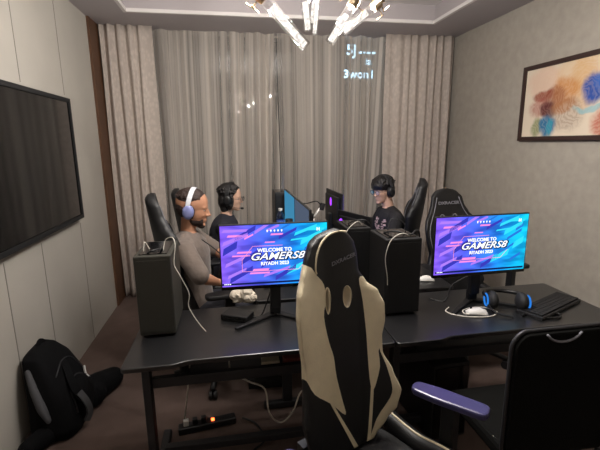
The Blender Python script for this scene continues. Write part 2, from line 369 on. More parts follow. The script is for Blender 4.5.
# ---------------------------------------------------------------- framed painting
def art_mat():
    m = bpy.data.materials.new('painted_canvas'); m.use_nodes = True; nt = m.node_tree; L = nt.links.new
    b = nt.nodes['Principled BSDF']; b.inputs['Roughness'].default_value = .6
    tc = nt.nodes.new('ShaderNodeTexCoord')
    nz = nt.nodes.new('ShaderNodeTexNoise'); nz.inputs['Scale'].default_value = 6; nz.inputs['Detail'].default_value = 4; L(tc.outputs['Object'], nz.inputs['Vector'])
    sb = nt.nodes.new('ShaderNodeVectorMath'); sb.operation = 'SUBTRACT'; sb.inputs[1].default_value = (.5, .5, .5); L(nz.outputs['Color'], sb.inputs[0])
    sc = nt.nodes.new('ShaderNodeVectorMath'); sc.operation = 'SCALE'; sc.inputs['Scale'].default_value = .11; L(sb.outputs[0], sc.inputs[0])
    ad = nt.nodes.new('ShaderNodeVectorMath'); L(tc.outputs['Object'], ad.inputs[0]); L(sc.outputs[0], ad.inputs[1])
    wv = nt.nodes.new('ShaderNodeTexWave'); wv.inputs['Scale'].default_value = 9; wv.inputs['Distortion'].default_value = 14; wv.inputs['Detail'].default_value = 2; wv.inputs['Detail Scale'].default_value = 1.5
    wv.wave_type = 'RINGS'; L(ad.outputs[0], wv.inputs['Vector'])
    last = None
    # (y from the left edge, z, ry, rz, colour, opacity, striping)
    blobs_old = [(.30, .30, .30, .22, 'd9b590', .5, 0), (.42, .17, .28, .12, 'b9772f', .75, .6), (.22, .22, .20, .15, 'b98d7c', .65, .5), (.20, .15, .13, .09, '7a2b1c', .9, .4), (.10, .13, .12, .10, 'a0524a', .55, .7),
             (.47, -.02, .22, .16, '9a8878', .75, .9), (.58, .20, .14, .18, 'c98b3a', .6, .6), (.22, .06, .08, .07, '4a1010', .9, .3), (.17, -.16, .10, .11, '1a6f9c', .97, .35), (.09, -.18, .05, .09, '7c8a4a', .8, .4),
             (.76, .13, .15, .12, '1f4fa0', .97, .3), (.80, -.02, .18, .03, '74b3c4', .6, .2), (.86, -.14, .13, .11, 'b8543c', .85, .6), (1.0, .1, .2, .2, 'c79a58', .7, .6)]
    blobs = [(.24, .15, .17, .13, 'd6ab92', .55, .2), (.50, .16, .16, .14, 'd9b68a', .55, .3), (.62, .12, .12, .20, 'cf9d5c', .55, .4), (.44, .06, .13, .10, 'c27a30', .75, .35), (.36, .02, .10, .08, '8c4a28', .7, .4),
             (.21, .05, .10, .045, '8a3820', .9, .3), (.20, -.04, .11, .075, 'a65c50', .75, .5), (.29, -.06, .075, .065, '54181c', .95, .25), (.48, -.12, .15, .11, 'a08c7c', .75, .75), (.45, -.05, .11, .05, 'a8672c', .7, .5),
             (.18, -.20, .055, .075, '7a8450', .85, .4), (.30, -.195, .085, .085, '1c6b96', 1, .3), (.33, -.20, .03, .07, '2a9ab0', .8, .4), (.71, .05, .11, .10, '1d4a9c', 1, .3), (.82, .10, .12, .08, '3a6cc0', .8, .4), (.72, -.09, .16, .02, '78b6c2', .7, .1),
             (.83, -.20, .12, .10, 'b8543c', .85, .5), (1.0, .1, .18, .18, 'c79a58', .7, .5)]
    base = nt.nodes.new('ShaderNodeRGB'); base.outputs[0].default_value = srgb('dccdb8'); last = base.outputs[0]
    for (y, z, ry, rz, c, op, st) in blobs:
        s = nt.nodes.new('ShaderNodeVectorMath'); s.operation = 'SUBTRACT'; s.inputs[1].default_value = (0, .632-y, z); L(ad.outputs[0], s.inputs[0])
        d = nt.nodes.new('ShaderNodeVectorMath'); d.operation = 'MULTIPLY'; d.inputs[1].default_value = (0, 1/ry, 1/rz); L(s.outputs[0], d.inputs[0])
        ln = nt.nodes.new('ShaderNodeVectorMath'); ln.operation = 'LENGTH'; L(d.outputs[0], ln.inputs[0])
        mr = nt.nodes.new('ShaderNodeMapRange'); mr.interpolation_type = 'SMOOTHSTEP'; mr.inputs['From Min'].default_value = 1.35; mr.inputs['From Max'].default_value = .7; mr.inputs['To Max'].default_value = op; L(ln.outputs['Value'], mr.inputs['Value'])
        w1 = nt.nodes.new('ShaderNodeMapRange'); w1.inputs['To Min'].default_value = 1-st*.65; L(wv.outputs['Fac'], w1.inputs['Value'])
        mu = nt.nodes.new('ShaderNodeMath'); mu.operation = 'MULTIPLY'; L(mr.outputs[0], mu.inputs[0]); L(w1.outputs[0], mu.inputs[1])
        mx = nt.nodes.new('ShaderNodeMix'); mx.data_type = 'RGBA'; L(mu.outputs[0], mx.inputs[0]); L(last, mx.inputs[6]); mx.inputs[7].default_value = srgb(c); last = mx.outputs[2]
    L(last, b.inputs['Base Color']); return m
pa = thing('framed_painting', 'framed abstract painting of blue, brown and orange swirls on right wall', 'painting', (XR, 2.64, 1.955))
b = BM()
for (y0, y1, z0, z1) in ((-.65, .65, .275, .31), (-.65, .65, -.31, -.275), (.615, .65, -.275, .275), (-.65, -.615, -.275, .275)): box(b, -.035, -.001, y0, y1, z0, z1)
obj('frame', b, M['frame'], pa)
boxo('canvas', art_mat(), pa, -.02, -.002, -.615, .615, -.275, .275)

# ---------------------------------------------------------------- chandelier
CH = Vector((.475, 1.95, 2.52))
chn = thing('chandelier', 'bronze chandelier with branching arms and glowing clear glass tubes', 'chandelier', (CH.x, CH.y, 2.98))
b = BM(); lathe(b, [(.001, 0), (.09, 0), (.09, -.02), (.02, -.035), (.001, -.035)], 24); obj('ceiling_rose', b, M['bronze'], chn, smooth=False)
b = BM(); tube(b, [(0, 0, -.03), (0, 0, -.40)], .010, 10); obj('rod', b, M['bronze'], chn)
b = BM(); ell(b, (0, 0, -.46), (.06, .06, .06)); obj('hub', b, M['bronze'], chn, smooth=True)
def unp(px, py, y):
    d = fw + rr*((px-300)/400) + uu*((225-py)/400); return Vector((0, 0, 1.65)) + d*(y/d.y)
CT = Vector((CH.x, CH.y, 2.98))
tubes = [  # lower tip, joint end of each glass tube in the room
 ((.295, 1.85, 2.065), (.11, 1.80, 2.235), .024), ((.335, 2.0, 2.165), (.31, 1.97, 2.33), .021), ((.385, 2.1, 2.175), (.40, 2.06, 2.38), .015),
 ((.402, 1.85, 2.085), (.50, 1.84, 2.235), .022), ((.49, 1.95, 2.155), (.635, 1.93, 2.265), .022), ((.79, 1.92, 2.42), (.66, 1.93, 2.30), .024),
 ((-.06, 1.78, 2.34), (.085, 1.80, 2.25), .024), ((.52, 1.84, 2.25), (.62, 1.84, 2.40), .022),
 ((.05, 2.15, 2.50), (.18, 2.1, 2.42), .022), ((.85, 2.2, 2.52), (.68, 2.12, 2.46), .022), ((.44, 2.42, 2.32), (.43, 2.28, 2.42), .022),
 ((.3, 1.5, 2.5), (.34, 1.66, 2.46), .022), ((.62, 1.55, 2.55), (.55, 1.68, 2.48), .022), ((.1, 1.6, 2.62), (.2, 1.72, 2.54), .022)]
for k, (a, c, r) in enumerate(tubes):
    SH_ = Vector((.055, 0, 0));  a, c = Vector(a)-CT+SH_, Vector(c)-CT+SH_; d = (c-a).normalized()
    am = tubeo('arm', M['bronze'], chn, [c+d*.03, (c+Vector((0, 0, -.46)))*.5+Vector((0, 0, .04)), (0, 0, -.46)], .005, 6)
    jb = BM(); tube(jb, [c-d*.008, c+d*.03], r*1.05, 12); obj('joint', jb, M['bronze'], am)
    tb = BM(); tube(tb, [a+d*.008, c-d*.045], r*.62, 12); g = obj('lit_core', tb, M['tube'], chn, smooth=True)
    ld = bpy.data.lights.new('bulb', 'POINT'); ld.energy = SPOT_LIGHT; ld.color = (1, .95, .90); ld.shadow_soft_size = .013
    lo = bpy.data.objects.new('bulb', ld); COL.objects.link(lo); lo.parent = chn; lo.location = c-d*.026
    tb = BM(); tube(tb, [a, c-d*.004], r, 16); obj('glass_tube', tb, M['acrylic'], g, smooth=True)
    sp = d.cross(Vector((0, 1, .3))).normalized()
    sb = BM(); tube(sb, [c-sp*.055+d*.012, c+sp*.055+d*.012], .0028, 6); tube(sb, [c-sp*.055-d*.02, c-sp*.055+d*.02], .0028, 6); tube(sb, [c+sp*.055-d*.02, c+sp*.055+d*.02], .0028, 6)
    obj('spur', sb, M['bronze'], am)

# ---------------------------------------------------------------- desks
def round_poly(pts, r=.03):
    out = []; n = len(pts)
    for i in range(n):
        a, b_, c = Vector(pts[i-1]), Vector(pts[i]), Vector(pts[(i+1) % n])
        u, v = (a-b_).normalized(), (c-b_).normalized()
        p, q = b_+u*r, b_+v*r
        for k in range(5):
            t = k/4; out.append(tuple((1-t)**2*p+2*t*(1-t)*b_+t*t*q))
    return out
def desk(label, cx, cy, W, D, rz=0, cut=.022, grp='black gaming desks'):
    t = thing('gaming_desk', label, 'desk', (cx, cy, 0), rz, grp)
    h = W/2
    poly = [(-h, -D/2), (-h+.21, -D/2), (-h+.27, -D/2+cut), (h-.27, -D/2+cut), (h-.21, -D/2), (h, -D/2), (h, D/2), (-h, D/2)]
    b = BM(); prism(b, round_poly(poly, .02), .728, .75); obj('desktop', b, M['desk'], t, bevel=.004)
    for s in (-1, 1):
        lb = BM(); box(lb, s*(h-.062)-.018, s*(h-.062)+.018, -.14, -.08, .045, .70); box(lb, s*(h-.062)-.018, s*(h-.062)+.018, -D/2+.05, D/2-.05, .70, .727)
        lg = obj('leg', lb, M['metal'], t, bevel=.004)
        boxo('foot', M['metal'], lg, s*(h-.062)-.022, s*(h-.062)+.022, -D/2+.03, D/2-.03, 0.004, .045, bevel=.008)
    boxo('crossbar', M['metal'], t, -h+.08, h-.08, -.105, -.075, .535, .585, bevel=.003)
    boxo('foot_rail', M['metal'], t, -h+.08, h-.08, .03, .07, .06, .10, bevel=.003)
    tb_ = BM(); box(tb_, -h+.2, h-.2, -.05, .10, .515, .525); box(tb_, -h+.2, -h+.21, -.05, .10, .525, .727); box(tb_, h-.21, h-.2, -.05, .10, .525, .727); obj('cable_tray', tb_, M['metal'], t)
    return t
desk('black gaming desk carrying the dark computer tower, nearest left with scuffed corner', .1125, 1.87, 1.195, .57)
desk('black gaming desk with blue-lit headset and keyboard, in front of the framed painting wall', 1.332, 1.86, 1.236, .57)
desk('long black desk in front of the seated bearded man and the woman', .40, 3.0, 1.6, .58, -PI/2, 0)
desk('long black desk in front of the boy, behind the right computer towers', 1.03, 3.0, 1.6, .66, PI/2, 0)

# ---------------------------------------------------------------- monitors
def screen_mat():
    m = bpy.data.materials.new('screen_picture'); m.use_nodes = True; nt = m.node_tree; L = nt.links.new
    for n in list(nt.nodes): nt.nodes.remove(n)
    o = nt.nodes.new('ShaderNodeOutputMaterial'); e = nt.nodes.new('ShaderNodeEmission'); L(e.outputs[0], o.inputs[0])
    tc = nt.nodes.new('ShaderNodeTexCoord'); mp = nt.nodes.new('ShaderNodeMapping'); L(tc.outputs['Object'], mp.inputs[0])
    mp.inputs['Rotation'].default_value = (0, R(33), 0); mp.inputs['Scale'].default_value = (5, 1, 17)
    n = nt.nodes.new('ShaderNodeTexNoise'); n.inputs['Scale'].default_value = 1.3; n.inputs['Detail'].default_value = 1.5; L(mp.outputs[0], n.inputs['Vector'])
    sx = nt.nodes.new('ShaderNodeSeparateXYZ'); L(tc.outputs['Object'], sx.inputs[0])
    mr = nt.nodes.new('ShaderNodeMapRange'); mr.inputs['From Min'].default_value = -.27; mr.inputs['From Max'].default_value = .27; L(sx.outputs[0], mr.inputs['Value'])
    nd = nt.nodes.new('ShaderNodeMath'); nd.operation = 'MULTIPLY_ADD'; nd.inputs[1].default_value = .22; nd.inputs[2].default_value = -.11; L(n.outputs['Fac'], nd.inputs[0])
    a = nt.nodes.new('ShaderNodeMath'); L(mr.outputs[0], a.inputs[0]); L(nd.outputs[0], a.inputs[1])
    cr = nt.nodes.new('ShaderNodeValToRGB'); el = cr.color_ramp.elements
    el[0].position = 0; el[0].color = srgb('7a55e0'); el[1].position = 1; el[1].color = srgb('12b4dc')
    for p, c in ((.15, '6f5ee6'), (.32, '4a58dc'), (.5, '3a66d8'), (.68, '1e7cd8'), (.85, '14a4e0')):
        q = el.new(p); q.color = srgb(c)
    L(a.outputs[0], cr.inputs[0])
    c2 = nt.nodes.new('ShaderNodeValToRGB'); e2 = c2.color_ramp.elements; e2[0].position = .38; e2[0].color = (.45, .45, .55, 1); e2[1].position = .58; e2[1].color = (1.25, 1.2, 1.15, 1)
    L(n.outputs['Fac'], c2.inputs[0])
    mx = nt.nodes.new('ShaderNodeMix'); mx.data_type = 'RGBA'; mx.blend_type = 'MULTIPLY'; mx.inputs[0].default_value = .8; L(cr.outputs[0], mx.inputs[6]); L(c2.outputs[0], mx.inputs[7])
    L(mx.outputs[2], e.inputs[0]); e.inputs[1].default_value = 1.2
    return m
M['screen'] = screen_mat()
def streak(bm, x, z, ln, h, sl=.5, ang=0):
    p = [(x, z), (x+ln, z), (x+ln+h*sl, z+h), (x+h*sl, z+h)]
    c, s = math.cos(ang), math.sin(ang)
    v = [bm.verts.new((x+(a-x)*c-(d-z)*s, 0, z+(a-x)*s+(d-z)*c)) for a, d in p]
    bm.faces.new(v)
def monitor(label, loc, rz, full=True, back=False, ex=0, W=.548, H=.325, zb=.18, group='wide computer monitors', lit='screen'):
    t = thing('computer_monitor', label, 'monitor', loc, rz, group)
    zc = zb+H/2
    b = BM(); box(b, -W/2, W/2, -.008, .008, zb, zb+H); box(b, -W/2+.05, W/2-.05, .008, .03, zb+.05, zb+H-.035)
    obj('housing', b, M['black'], t, bevel=.003)
    boxo('chin', M['gloss'], t, -W/2+.001, W/2-.001, -.0105, -.0081, zb+.001, zb+.017)
    sc = boxo('screen', M[lit], t, -W/2+.006, W/2-.006, -.0098, -.0081, -H/2+.018, H/2-.006, loc=(0, 0, zc))
    nb = BM(); box(nb, -.028, .028, .012, .05, .05, zb+.14); box(nb, -.028, .028, .03, .06, .012, .07)
    obj('neck', nb, M['black'], t, bevel=.006)
    fb = BM()
    for s in (-1, 1):
        prism(fb, [(0, .07), (s*.02, .07), (s*.215, -.105), (s*.20, -.115), (0, .03)], .001, .014)
    obj('stand_foot', fb, M['black'], t, bevel=.003)
    if back:
        lb = BM(); prism(lb, [(ex-.022, zc+.05), (ex, zc+.035), (ex+.022, zc+.05), (ex+.022, zc+.095), (ex, zc+.11), (ex-.022, zc+.095)], .0301, .0315, axis=1)
        obj('glowing_emblem', lb, M['led_purple'], t)
        sb = BM()
        for k in range(5): box(sb, ex-.03+k*.012, ex-.024+k*.012, .0301, .0312, zc-.09, zc-.02)
        obj('vent_slots', sb, M['metal'], t)
    if full:
        y = -.0099
        def seg(nm, m, items):
            bb = BM()
            for it in items: streak(bb, *it)
            for co, no in (((0, 0, H/2-.008), (0, 0, 1)), ((0, 0, -H/2+.028), (0, 0, -1)), ((W/2-.008, 0, 0), (1, 0, 0)), ((-W/2+.008, 0, 0), (-1, 0, 0))):
                bmesh.ops.bisect_plane(bb, geom=bb.verts[:]+bb.edges[:]+bb.faces[:], plane_co=co, plane_no=no, clear_outer=True)
            o = obj(nm, bb, M[m], sc, loc=(0, y+.0, 0)); return o
        seg('pink_streaks', 's_pink', [(-.235, .105, .10, .011), (-.02, .108, .06, .009), (-.15, .09, .05, .008, .5, .45), (-.19, .02, .07, .010), (-.215, .004, .09, .008), (-.115, -.075, .08, .012), (-.13, -.09, .10, .009), (-.05, .07, .05, .006)])
        seg('violet_streaks', 's_purple', [(-.26, .13, .12, .014, .8, .0), (-.10, .115, .11, .014, .8, .55), (-.26, .06, .13, .018, .8, .35), (-.25, -.05, .10, .016, .8, .4), (-.06, -.11, .14, .012, .8, .3), (-.04, .125, .07, .012, .5, .4), (-.24, -.11, .10, .014, .8, .4)])
        seg('deep_blue_streaks', 's_deep', [(-.20, .08, .12, .02, .8, .5), (-.26, .01, .08, .03, .8, .5), (-.17, -.04, .12, .022, .8, .55), (-.23, -.135, .13, .022, .8, .5), (.0, -.13, .12, .02, .8, .5), (-.07, -.06, .09, .016, .8, .5), (.02, .085, .10, .014, .8, .45)])
        seg('cyan_streaks', 's_cyan', [(.10, .10, .12, .014, .8, .35), (.13, .05, .12, .022, .8, .45), (.06, -.10, .11, .03, .8, .35), (.19, -.03, .07, .03, .8, .5), (.16, .125, .09, .012, .8, .0), (.08, .075, .09, .008, .8, .1)])
        seg('blue_streaks', 's_blue', [(.15, .02, .1, .014, .8, .5), (.10, -.06, .12, .012, .8, .5), (.20, .07, .05, .016, .8, .5), (.18, -.10, .07, .014, .8, .5), (.03, .13, .06, .01, .8, .5)])
        fr = BM()
        P = [(-.165, -.075), (.12, -.075)], [(-.165, -.075), (-.165, -.015)], [(-.165, -.015), (-.11, .055)], [(-.11, .055), (.04, .055)], [(.12, -.075), (.16, -.03)]
        for (a, c) in P:
            a, c = Vector((a[0], 0, a[1])), Vector((c[0], 0, c[1])); d = (c-a).normalized(); n_ = Vector((-d.z, 0, d.x))*.0011
            fr.faces.new([fr.verts.new(q) for q in (a-n_, c-n_, c+n_, a+n_)])
        obj('outline', fr, M['s_rose'], sc, loc=(0, y-.0004, 0))
        text('writing', 'WELCOME TO', .026, M['s_white'], sc, (.0, y-.0006, .032), ext=.0002, bold=.0008, sx=1.02)
        text('writing', 'GAMERS8', .054, M['s_dark'], sc, (.012, y-.0004, -.0025), ext=.0002, shear=.35, bold=.004, sx=1.22)
        text('writing', 'GAMERS8', .052, M['s_white'], sc, (.010, y-.0012, -.001), ext=.0002, shear=.35, bold=.0006, sx=1.24)
        text('writing', 'RIYADH 2023', .024, M['s_white'], sc, (.0, y-.0006, -.038), ext=.0002, bold=.0008, sx=1.02)
        ib = BM()
        for k in range(5):
            x = -.035+k*.018
            ell(ib, (x, 0, .132), (.004, .0005, .005), seg=8); box(ib, x-.001, x+.001, -.0004, .0004, .124, .13)
        for k in range(4): box(ib, -.258+k*.009, -.252+k*.009, -.0004, .0004, -.140, -.1345)
        box(ib, .215, .219, -.0004, .0004, .122, .140); box(ib, .226, .23, -.0004, .0004, .122, .140); box(ib, .219, .226, -.0004, .0004, .129, .132)
        obj('small_marks', ib, M['s_white'], sc, loc=(0, y-.0006, 0))
        tb_ = BM(); box(tb_, -.268, .268, 0, .0003, -.1435, -.1335); obj('task_bar', tb_, M['s_bar'], sc, loc=(0, y-.0004, 0))
    return t
monitor('wide monitor showing purple and cyan picture, beside the tall dark computer tower', (.200, 1.955, .75), R(-1.5), H=.338, zb=.172)
monitor('wide monitor showing purple and cyan picture, in front of the empty black chair', (1.328, 1.925, .75), R(1.0), H=.338, zb=.172, W=.562)
monitor('blue-lit monitor seen nearly edge on, facing the bearded man', (.46, 2.60, .75), -PI/2, False, lit='dim_screen', group='edge-on monitors')
monitor('blue-lit monitor seen nearly edge on, facing the woman', (.46, 3.17, .75), -PI/2, False, lit='blue_screen', group='edge-on monitors')
monitor('monitor with purple emblem on its black back, facing the boy', (.86, 3.30, .75), PI/2+R(2), False, True, zb=.17, W=.46, group='monitors seen from the back')
monitor('lower monitor with purple emblem on its back, behind the cream chair headrest', (.875, 2.78, .75), PI/2+R(20), False, True, zb=.065, W=.40, ex=.12, group='monitors seen from the back')

# ---------------------------------------------------------------- computer towers
def tower(label, x, y, W, D, H, m, rz=0, z=.75):
    t = thing('computer_tower', label, 'computer', (x, y, z), rz, 'computer towers')
    b = BM(); box(b, -W/2, W/2, -D/2, D/2, .012, H); c = obj('case', b, M[m], t, bevel=.006)
    boxo('rear_panel', M[m], t, -W/2+.012, W/2-.012, -D/2-.003, -D/2-.0001, .03, H-.02, bevel=.001)
    boxo('top_vent', M['gloss'], t, -W/2+.02, W/2-.02, -D/2+.03, D/2-.03, H+.0001, H+.004)
    for sx_ in (-1, 1):
        for sy in (-1, 1):
            boxo('foot', M['matte'], t, sx_*(W/2-.03)-.012, sx_*(W/2-.03)+.012, sy*(D/2-.04)-.015, sy*(D/2-.04)+.015, 0, .012)
    return t
tower('dark olive grey computer tower on the left desk end with cables on top', -.375, 2.0, .165, .30, .40, 'case')
tower('black computer tower with white cable looped over it, right of the cream chair', .855, 1.985, .195, .25, .415, 'case2')
tower('black computer tower half hidden behind the cream chair headrest', .735, 2.36, .15, .26, .40, 'case2')
tower('far black computer tower standing against the sheer curtain beside blue monitor', .445, 3.645, .14, .26, .47, 'case2')

# ---------------------------------------------------------------- gaming chairs
def interp(tab, h):
    if h <= tab[0][0]: return tab[0][1]
    for (a, b_), (c, d) in zip(tab, tab[1:]):
        if h <= c:
            t = (h-a)/(c-a); t = t*t*(3-2*t)*.5+t*.5; return b_+(d-b_)*t
    return tab[-1][1]
WTAB = [(-.05, .17), (.03, .21), (.14, .258), (.25, .235), (.36, .197), (.46, .225), (.56, .243), (.62, .228), (.68, .178), (.74, .148), (.80, .135), (.84, .100), (.865, .05), (.87, .004)]
def inpoly(x, y, P):
    c = False; j = len(P)-1
    for i in range(len(P)):
        if (P[i][1] > y) != (P[j][1] > y) and x < (P[j][0]-P[i][0])*(y-P[i][1])/(P[j][1]-P[i][1])+P[i][0]: c = not c
        j = i
    return c
def backrest(chairmats, polys, C0, rec, nu=44, nh=110, by=.2, thick=.075, holes=((-.058, .030, 1, .062, .60), (.058, .030, 1, .062, .60)), parent=None, wtabs=(WTAB, WTAB)):
    bm = BM(); tr = math.tan(R(rec)); rings = []; hs = [-.05+.92*k/nh for k in range(nh+1)]
    info = {}
    for h in hs:
        WL_, WR_ = interp(wtabs[0], h), interp(wtabs[1], h); ring = []
        for side in (0, 1):
            for i in range(nu):
                s = -1+2*i/nu if side == 0 else 1-2*i/nu
                x = s*(WR_ if s > 0 else WL_); u = abs(x)/.26
                c = C0*max(0, (u-.3)/.7)**1.5 + (.0 if side else .012*max(0, math.cos(s*PI/2))*(.4+.6*min(1, max(0, (.7-h)/.3))))
                th = 0 if side == 0 else thick*(1-s**6)**.5*(1-.25*(h/.87)**3)*min(1, (.875-h)/.05)**.5
                if side == 0: th = -.012*(1-s**8)
                v = bm.verts.new((x, by-c+tr*h+th, h)); ring.append(v)
        rings.append(ring)
    n = 2*nu
    for A, B in zip(rings, rings[1:]):
        for k in range(n):
            f = bm.faces.new((A[k], A[(k+1) % n], B[(k+1) % n], B[k])); cc = f.calc_center_median()
            mi = 0
            for pl_, idx in polys:
                if inpoly(cc.x, cc.z, pl_): mi = idx
            f.material_index = mi; f.smooth = True
    bm.faces.new(rings[0]); bm.faces.new(rings[-1])
    for pl_, idx in polys:
        for i in range(len(pl_)):
            (x0, z0_), (x1, z1_) = pl_[i-1], pl_[i]
            if max(abs(x0), abs(x1)) > .28 and min(abs(x0), abs(x1)) > .28: continue
            e = .012; fs = []
            for f in bm.faces:
                c = f.calc_center_median()
                if min(x0, x1)-e < c.x < max(x0, x1)+e and min(z0_, z1_)-e < c.z < max(z0_, z1_)+e and len(f.verts) < 30:
                    if abs((c.x-x0)*(z1_-z0_)-(c.z-z0_)*(x1-x0)) < .01*math.hypot(x1-x0, z1_-z0_): fs.append(f)
            g = set(fs)
            for f in fs: g.update(f.edges); g.update(f.verts)
            if fs: bmesh.ops.bisect_plane(bm, geom=list(g), plane_co=(x0, 0, z0_), plane_no=(z1_-z0_, 0, -(x1-x0)))
    if polys:
        for f in bm.faces:
            cc = f.calc_center_median(); f.material_index = 0
            for pl_, idx in polys:
                if inpoly(cc.x, cc.z, pl_): f.material_index = idx
    o = obj('backrest', bm, None, parent, mats=chairmats)
    if holes:
        hb = BM()
        for cx_, wx_, ss, hx_, hc_ in holes:
            prism(hb, [(cx_+wx_*math.cos(a), hc_+hx_*math.sin(a)) for a in [2*PI*k/20 for k in range(20)]], -.2, .8, axis=1)
        me = bpy.data.meshes.new('cut'); bmesh.ops.recalc_face_normals(hb, faces=hb.faces[:]); hb.to_mesh(me); hb.free(); ct = bpy.data.objects.new('cut', me); COL.objects.link(ct); ct.parent = parent
        md = o.modifiers.new('b', 'BOOLEAN'); md.operation = 'DIFFERENCE'; md.object = ct; md.solver = 'EXACT'
        bpy.context.view_layer.update()
        me2 = bpy.data.meshes.new_from_object(o.evaluated_get(bpy.context.evaluated_depsgraph_get())); o.modifiers.clear(); o.data = me2; me2.name = 'backrest'
        bpy.data.objects.remove(ct); bpy.data.meshes.remove(me)
    return o
def slot_rims(parent, m, rec, by=.2, C0=.08, slots=((-.058, .030, 1, .062, .60), (.058, .030, 1, .062, .60))):
    for cx_, wx_, ss, hx_, hc_ in slots:
        rb = BM(); pts = []
        for k in range(20):
            a = 2*PI*k/20; x = cx_+(wx_+.002)*math.cos(a); h = hc_+(hx_+.002)*math.sin(a)
            pts.append((x, by+math.tan(R(rec))*h-.012-C0*max(0, (abs(x)/.26-.3)/.7)**1.5, h))
        tube(rb, pts, .007, 6, closed=True)
        in_ = []
        for k in range(20):   # lining through the opening
            a = 2*PI*k/20; x = cx_+(wx_-.0005)*math.cos(a); h = hc_+(hx_-.0005)*math.sin(a)
            y0 = by+math.tan(R(rec))*h
            in_.append((rb.verts.new((x, y0-.012, h)), rb.verts.new((x, y0+.066, h))))
        for k in range(20):
            (a0, a1), (b0, b1) = in_[k], in_[(k+1) % 20]; rb.faces.new((a0, b0, b1, a1))
        obj('belt_slot', rb, m, parent, smooth=True)
WTAB_R = [(-.05, .15), (.03, .205), (.085, .247), (.16, .265), (.25, .235), (.33, .198), (.40, .198), (.47, .212), (.54, .212), (.60, .188), (.64, .14), (.69, .108), (.76, .103), (.81, .092), (.84, .07), (.865, .02), (.87, .004)]
WTAB_L = [(-.05, .17), (.03, .205), (.14, .24), (.25, .225), (.36, .222), (.46, .24), (.56, .25), (.64, .237), (.70, .205), (.76, .175), (.81, .145), (.84, .105), (.865, .04), (.87, .004)]
CREAM_L = [(-.13, .705), (-.09, .66), (-.085, .595), (-.10, .535), (-.08, .43), (-.06, .365), (-.05, .28), (-.025, .175), (-.012, .11), (-.085, .18), (-.18, .26), (-.235, .35), (-.32, .43), (-.33, .60), (-.30, .74), (-.18, .75)]
CREAM_R = [(.10, .655), (.135, .66), (.18, .66), (.30, .62), (.30, .50), (.30, .41), (.185, .365), (.175, .27), (.14, .172), (.125, .23), (.12, .405), (.11, .56)]
STRIP_R = [(.183, .37), (.30, .36), (.32, .2), (.30, .0), (.14, -.10), (.105, -.10), (.150, .04), (.212, .13), (.222, .19), (.203, .28)]
LINE_R = [(.132, .215), (.142, .18), (.118, -.10), (.100, -.10)]
LINE_L = [(-.088, .182), (-.072, .172), (.07, -.08), (.045, -.08)]
def soft(P, n=3):
    out = []; N = len(P)
    for i in range(N):
        a, b_, c, d = (Vector(P[(i+k) % N]) for k in (-1, 0, 1, 2))
        for k in range(n):
            t = k/n; out.append(tuple(.5*((2*b_)+(c-a)*t+(2*a-5*b_+4*c-d)*t*t+(3*b_-a-3*c+d)*t**3)))
    return out
AO = .31
def chair_base(t, pad_m, arms=((-1, 0), (1, 0)), seat_m='pu', armz=.72, zseat=.47, trim=None, seatw=.25, pad_turn=0, pw=1):
    b = BM(); prism(b, round_poly([(-seatw+.04, .22), (seatw-.04, .22), (seatw, -.22), (seatw-.06, -.28), (-seatw+.06, -.28), (-seatw, -.22)], .06), zseat-.10, zseat-.01)
    obj('seat', b, M[seat_m], t, bevel=.02, smooth=False)
    for s in (-1, 1):
        b = BM(); P = smoothpts([(s*(seatw+.005), .20, zseat+.02), (s*(seatw+.01), .05, zseat), (s*(seatw+.015), -.12, zseat+.02), (s*(seatw-.02), -.25, zseat-.02)])
        tube(b, P, .038, 10); sb = obj('seat_bolster', b, M[seat_m], t, smooth=True)
        if trim: tubeo('piping', M[trim], sb, [(p.x-s*.004, p.y, p.z+.038) for p in P], .005, 6, sm=False)
    b = BM(); box(b, -.12, .12, -.12, .12, zseat-.13, zseat-.10); tube(b, [(0, 0, zseat-.13), (0, 0, .24)], .028, 12); tube(b, [(0, 0, .26), (0, 0, .10)], .04, 12)
    obj('gas_column', b, M['metal'], t)
    for k in range(5):
        a = 2*PI*k/5+.3; d = Vector((math.cos(a), math.sin(a), 0))
        lg = tubeo('base_leg', M['black'], t, [d*.03+Vector((0, 0, .115)), d*.31+Vector((0, 0, .075))], [.028, .018], 8, sm=False)
        cb = BM(); q = d*.30; n_ = Vector((-d.y, d.x, 0))
        for s in (-1, 1): tube(cb, [q+n_*(.006*s)+Vector((0, 0, .03)), q+n_*(.024*s)+Vector((0, 0, .03))], .03, 14)
        tube(cb, [q+Vector((0, 0, .03)), q+Vector((0, 0, .08))], .007, 6); obj('caster', cb, M['black'], lg, smooth=False)
    for s, dy in arms:
        b = BM(); box(b, s*AO-.02, s*AO+.02, -.06+dy, .0+dy, zseat-.10, armz-.03); box(b, min(s*.12, s*(AO+.02)), max(s*.12, s*(AO+.02)), -.06+dy, .0+dy, zseat-.125, zseat-.10)
        ar = obj('armrest', b, M['black'], t, bevel=.006)
        pb = BM(); prism(pb, round_poly([(s*AO-.045*pw, -.165+dy), (s*AO+.045*pw, -.165+dy), (s*AO+.052*pw, .02+dy), (s*AO+.04*pw, .12+dy), (s*AO-.04*pw, .12+dy), (s*AO-.052*pw, .02+dy)], .03), armz-.028, armz)
        if pad_turn:
            bmesh.ops.rotate(pb, verts=pb.verts, cent=(s*AO, -.03+dy, 0), matrix=Matrix.Rotation(pad_turn, 3, 'Z'))
        obj('armrest_pad', pb, M[pad_m], ar, bevel=.008)
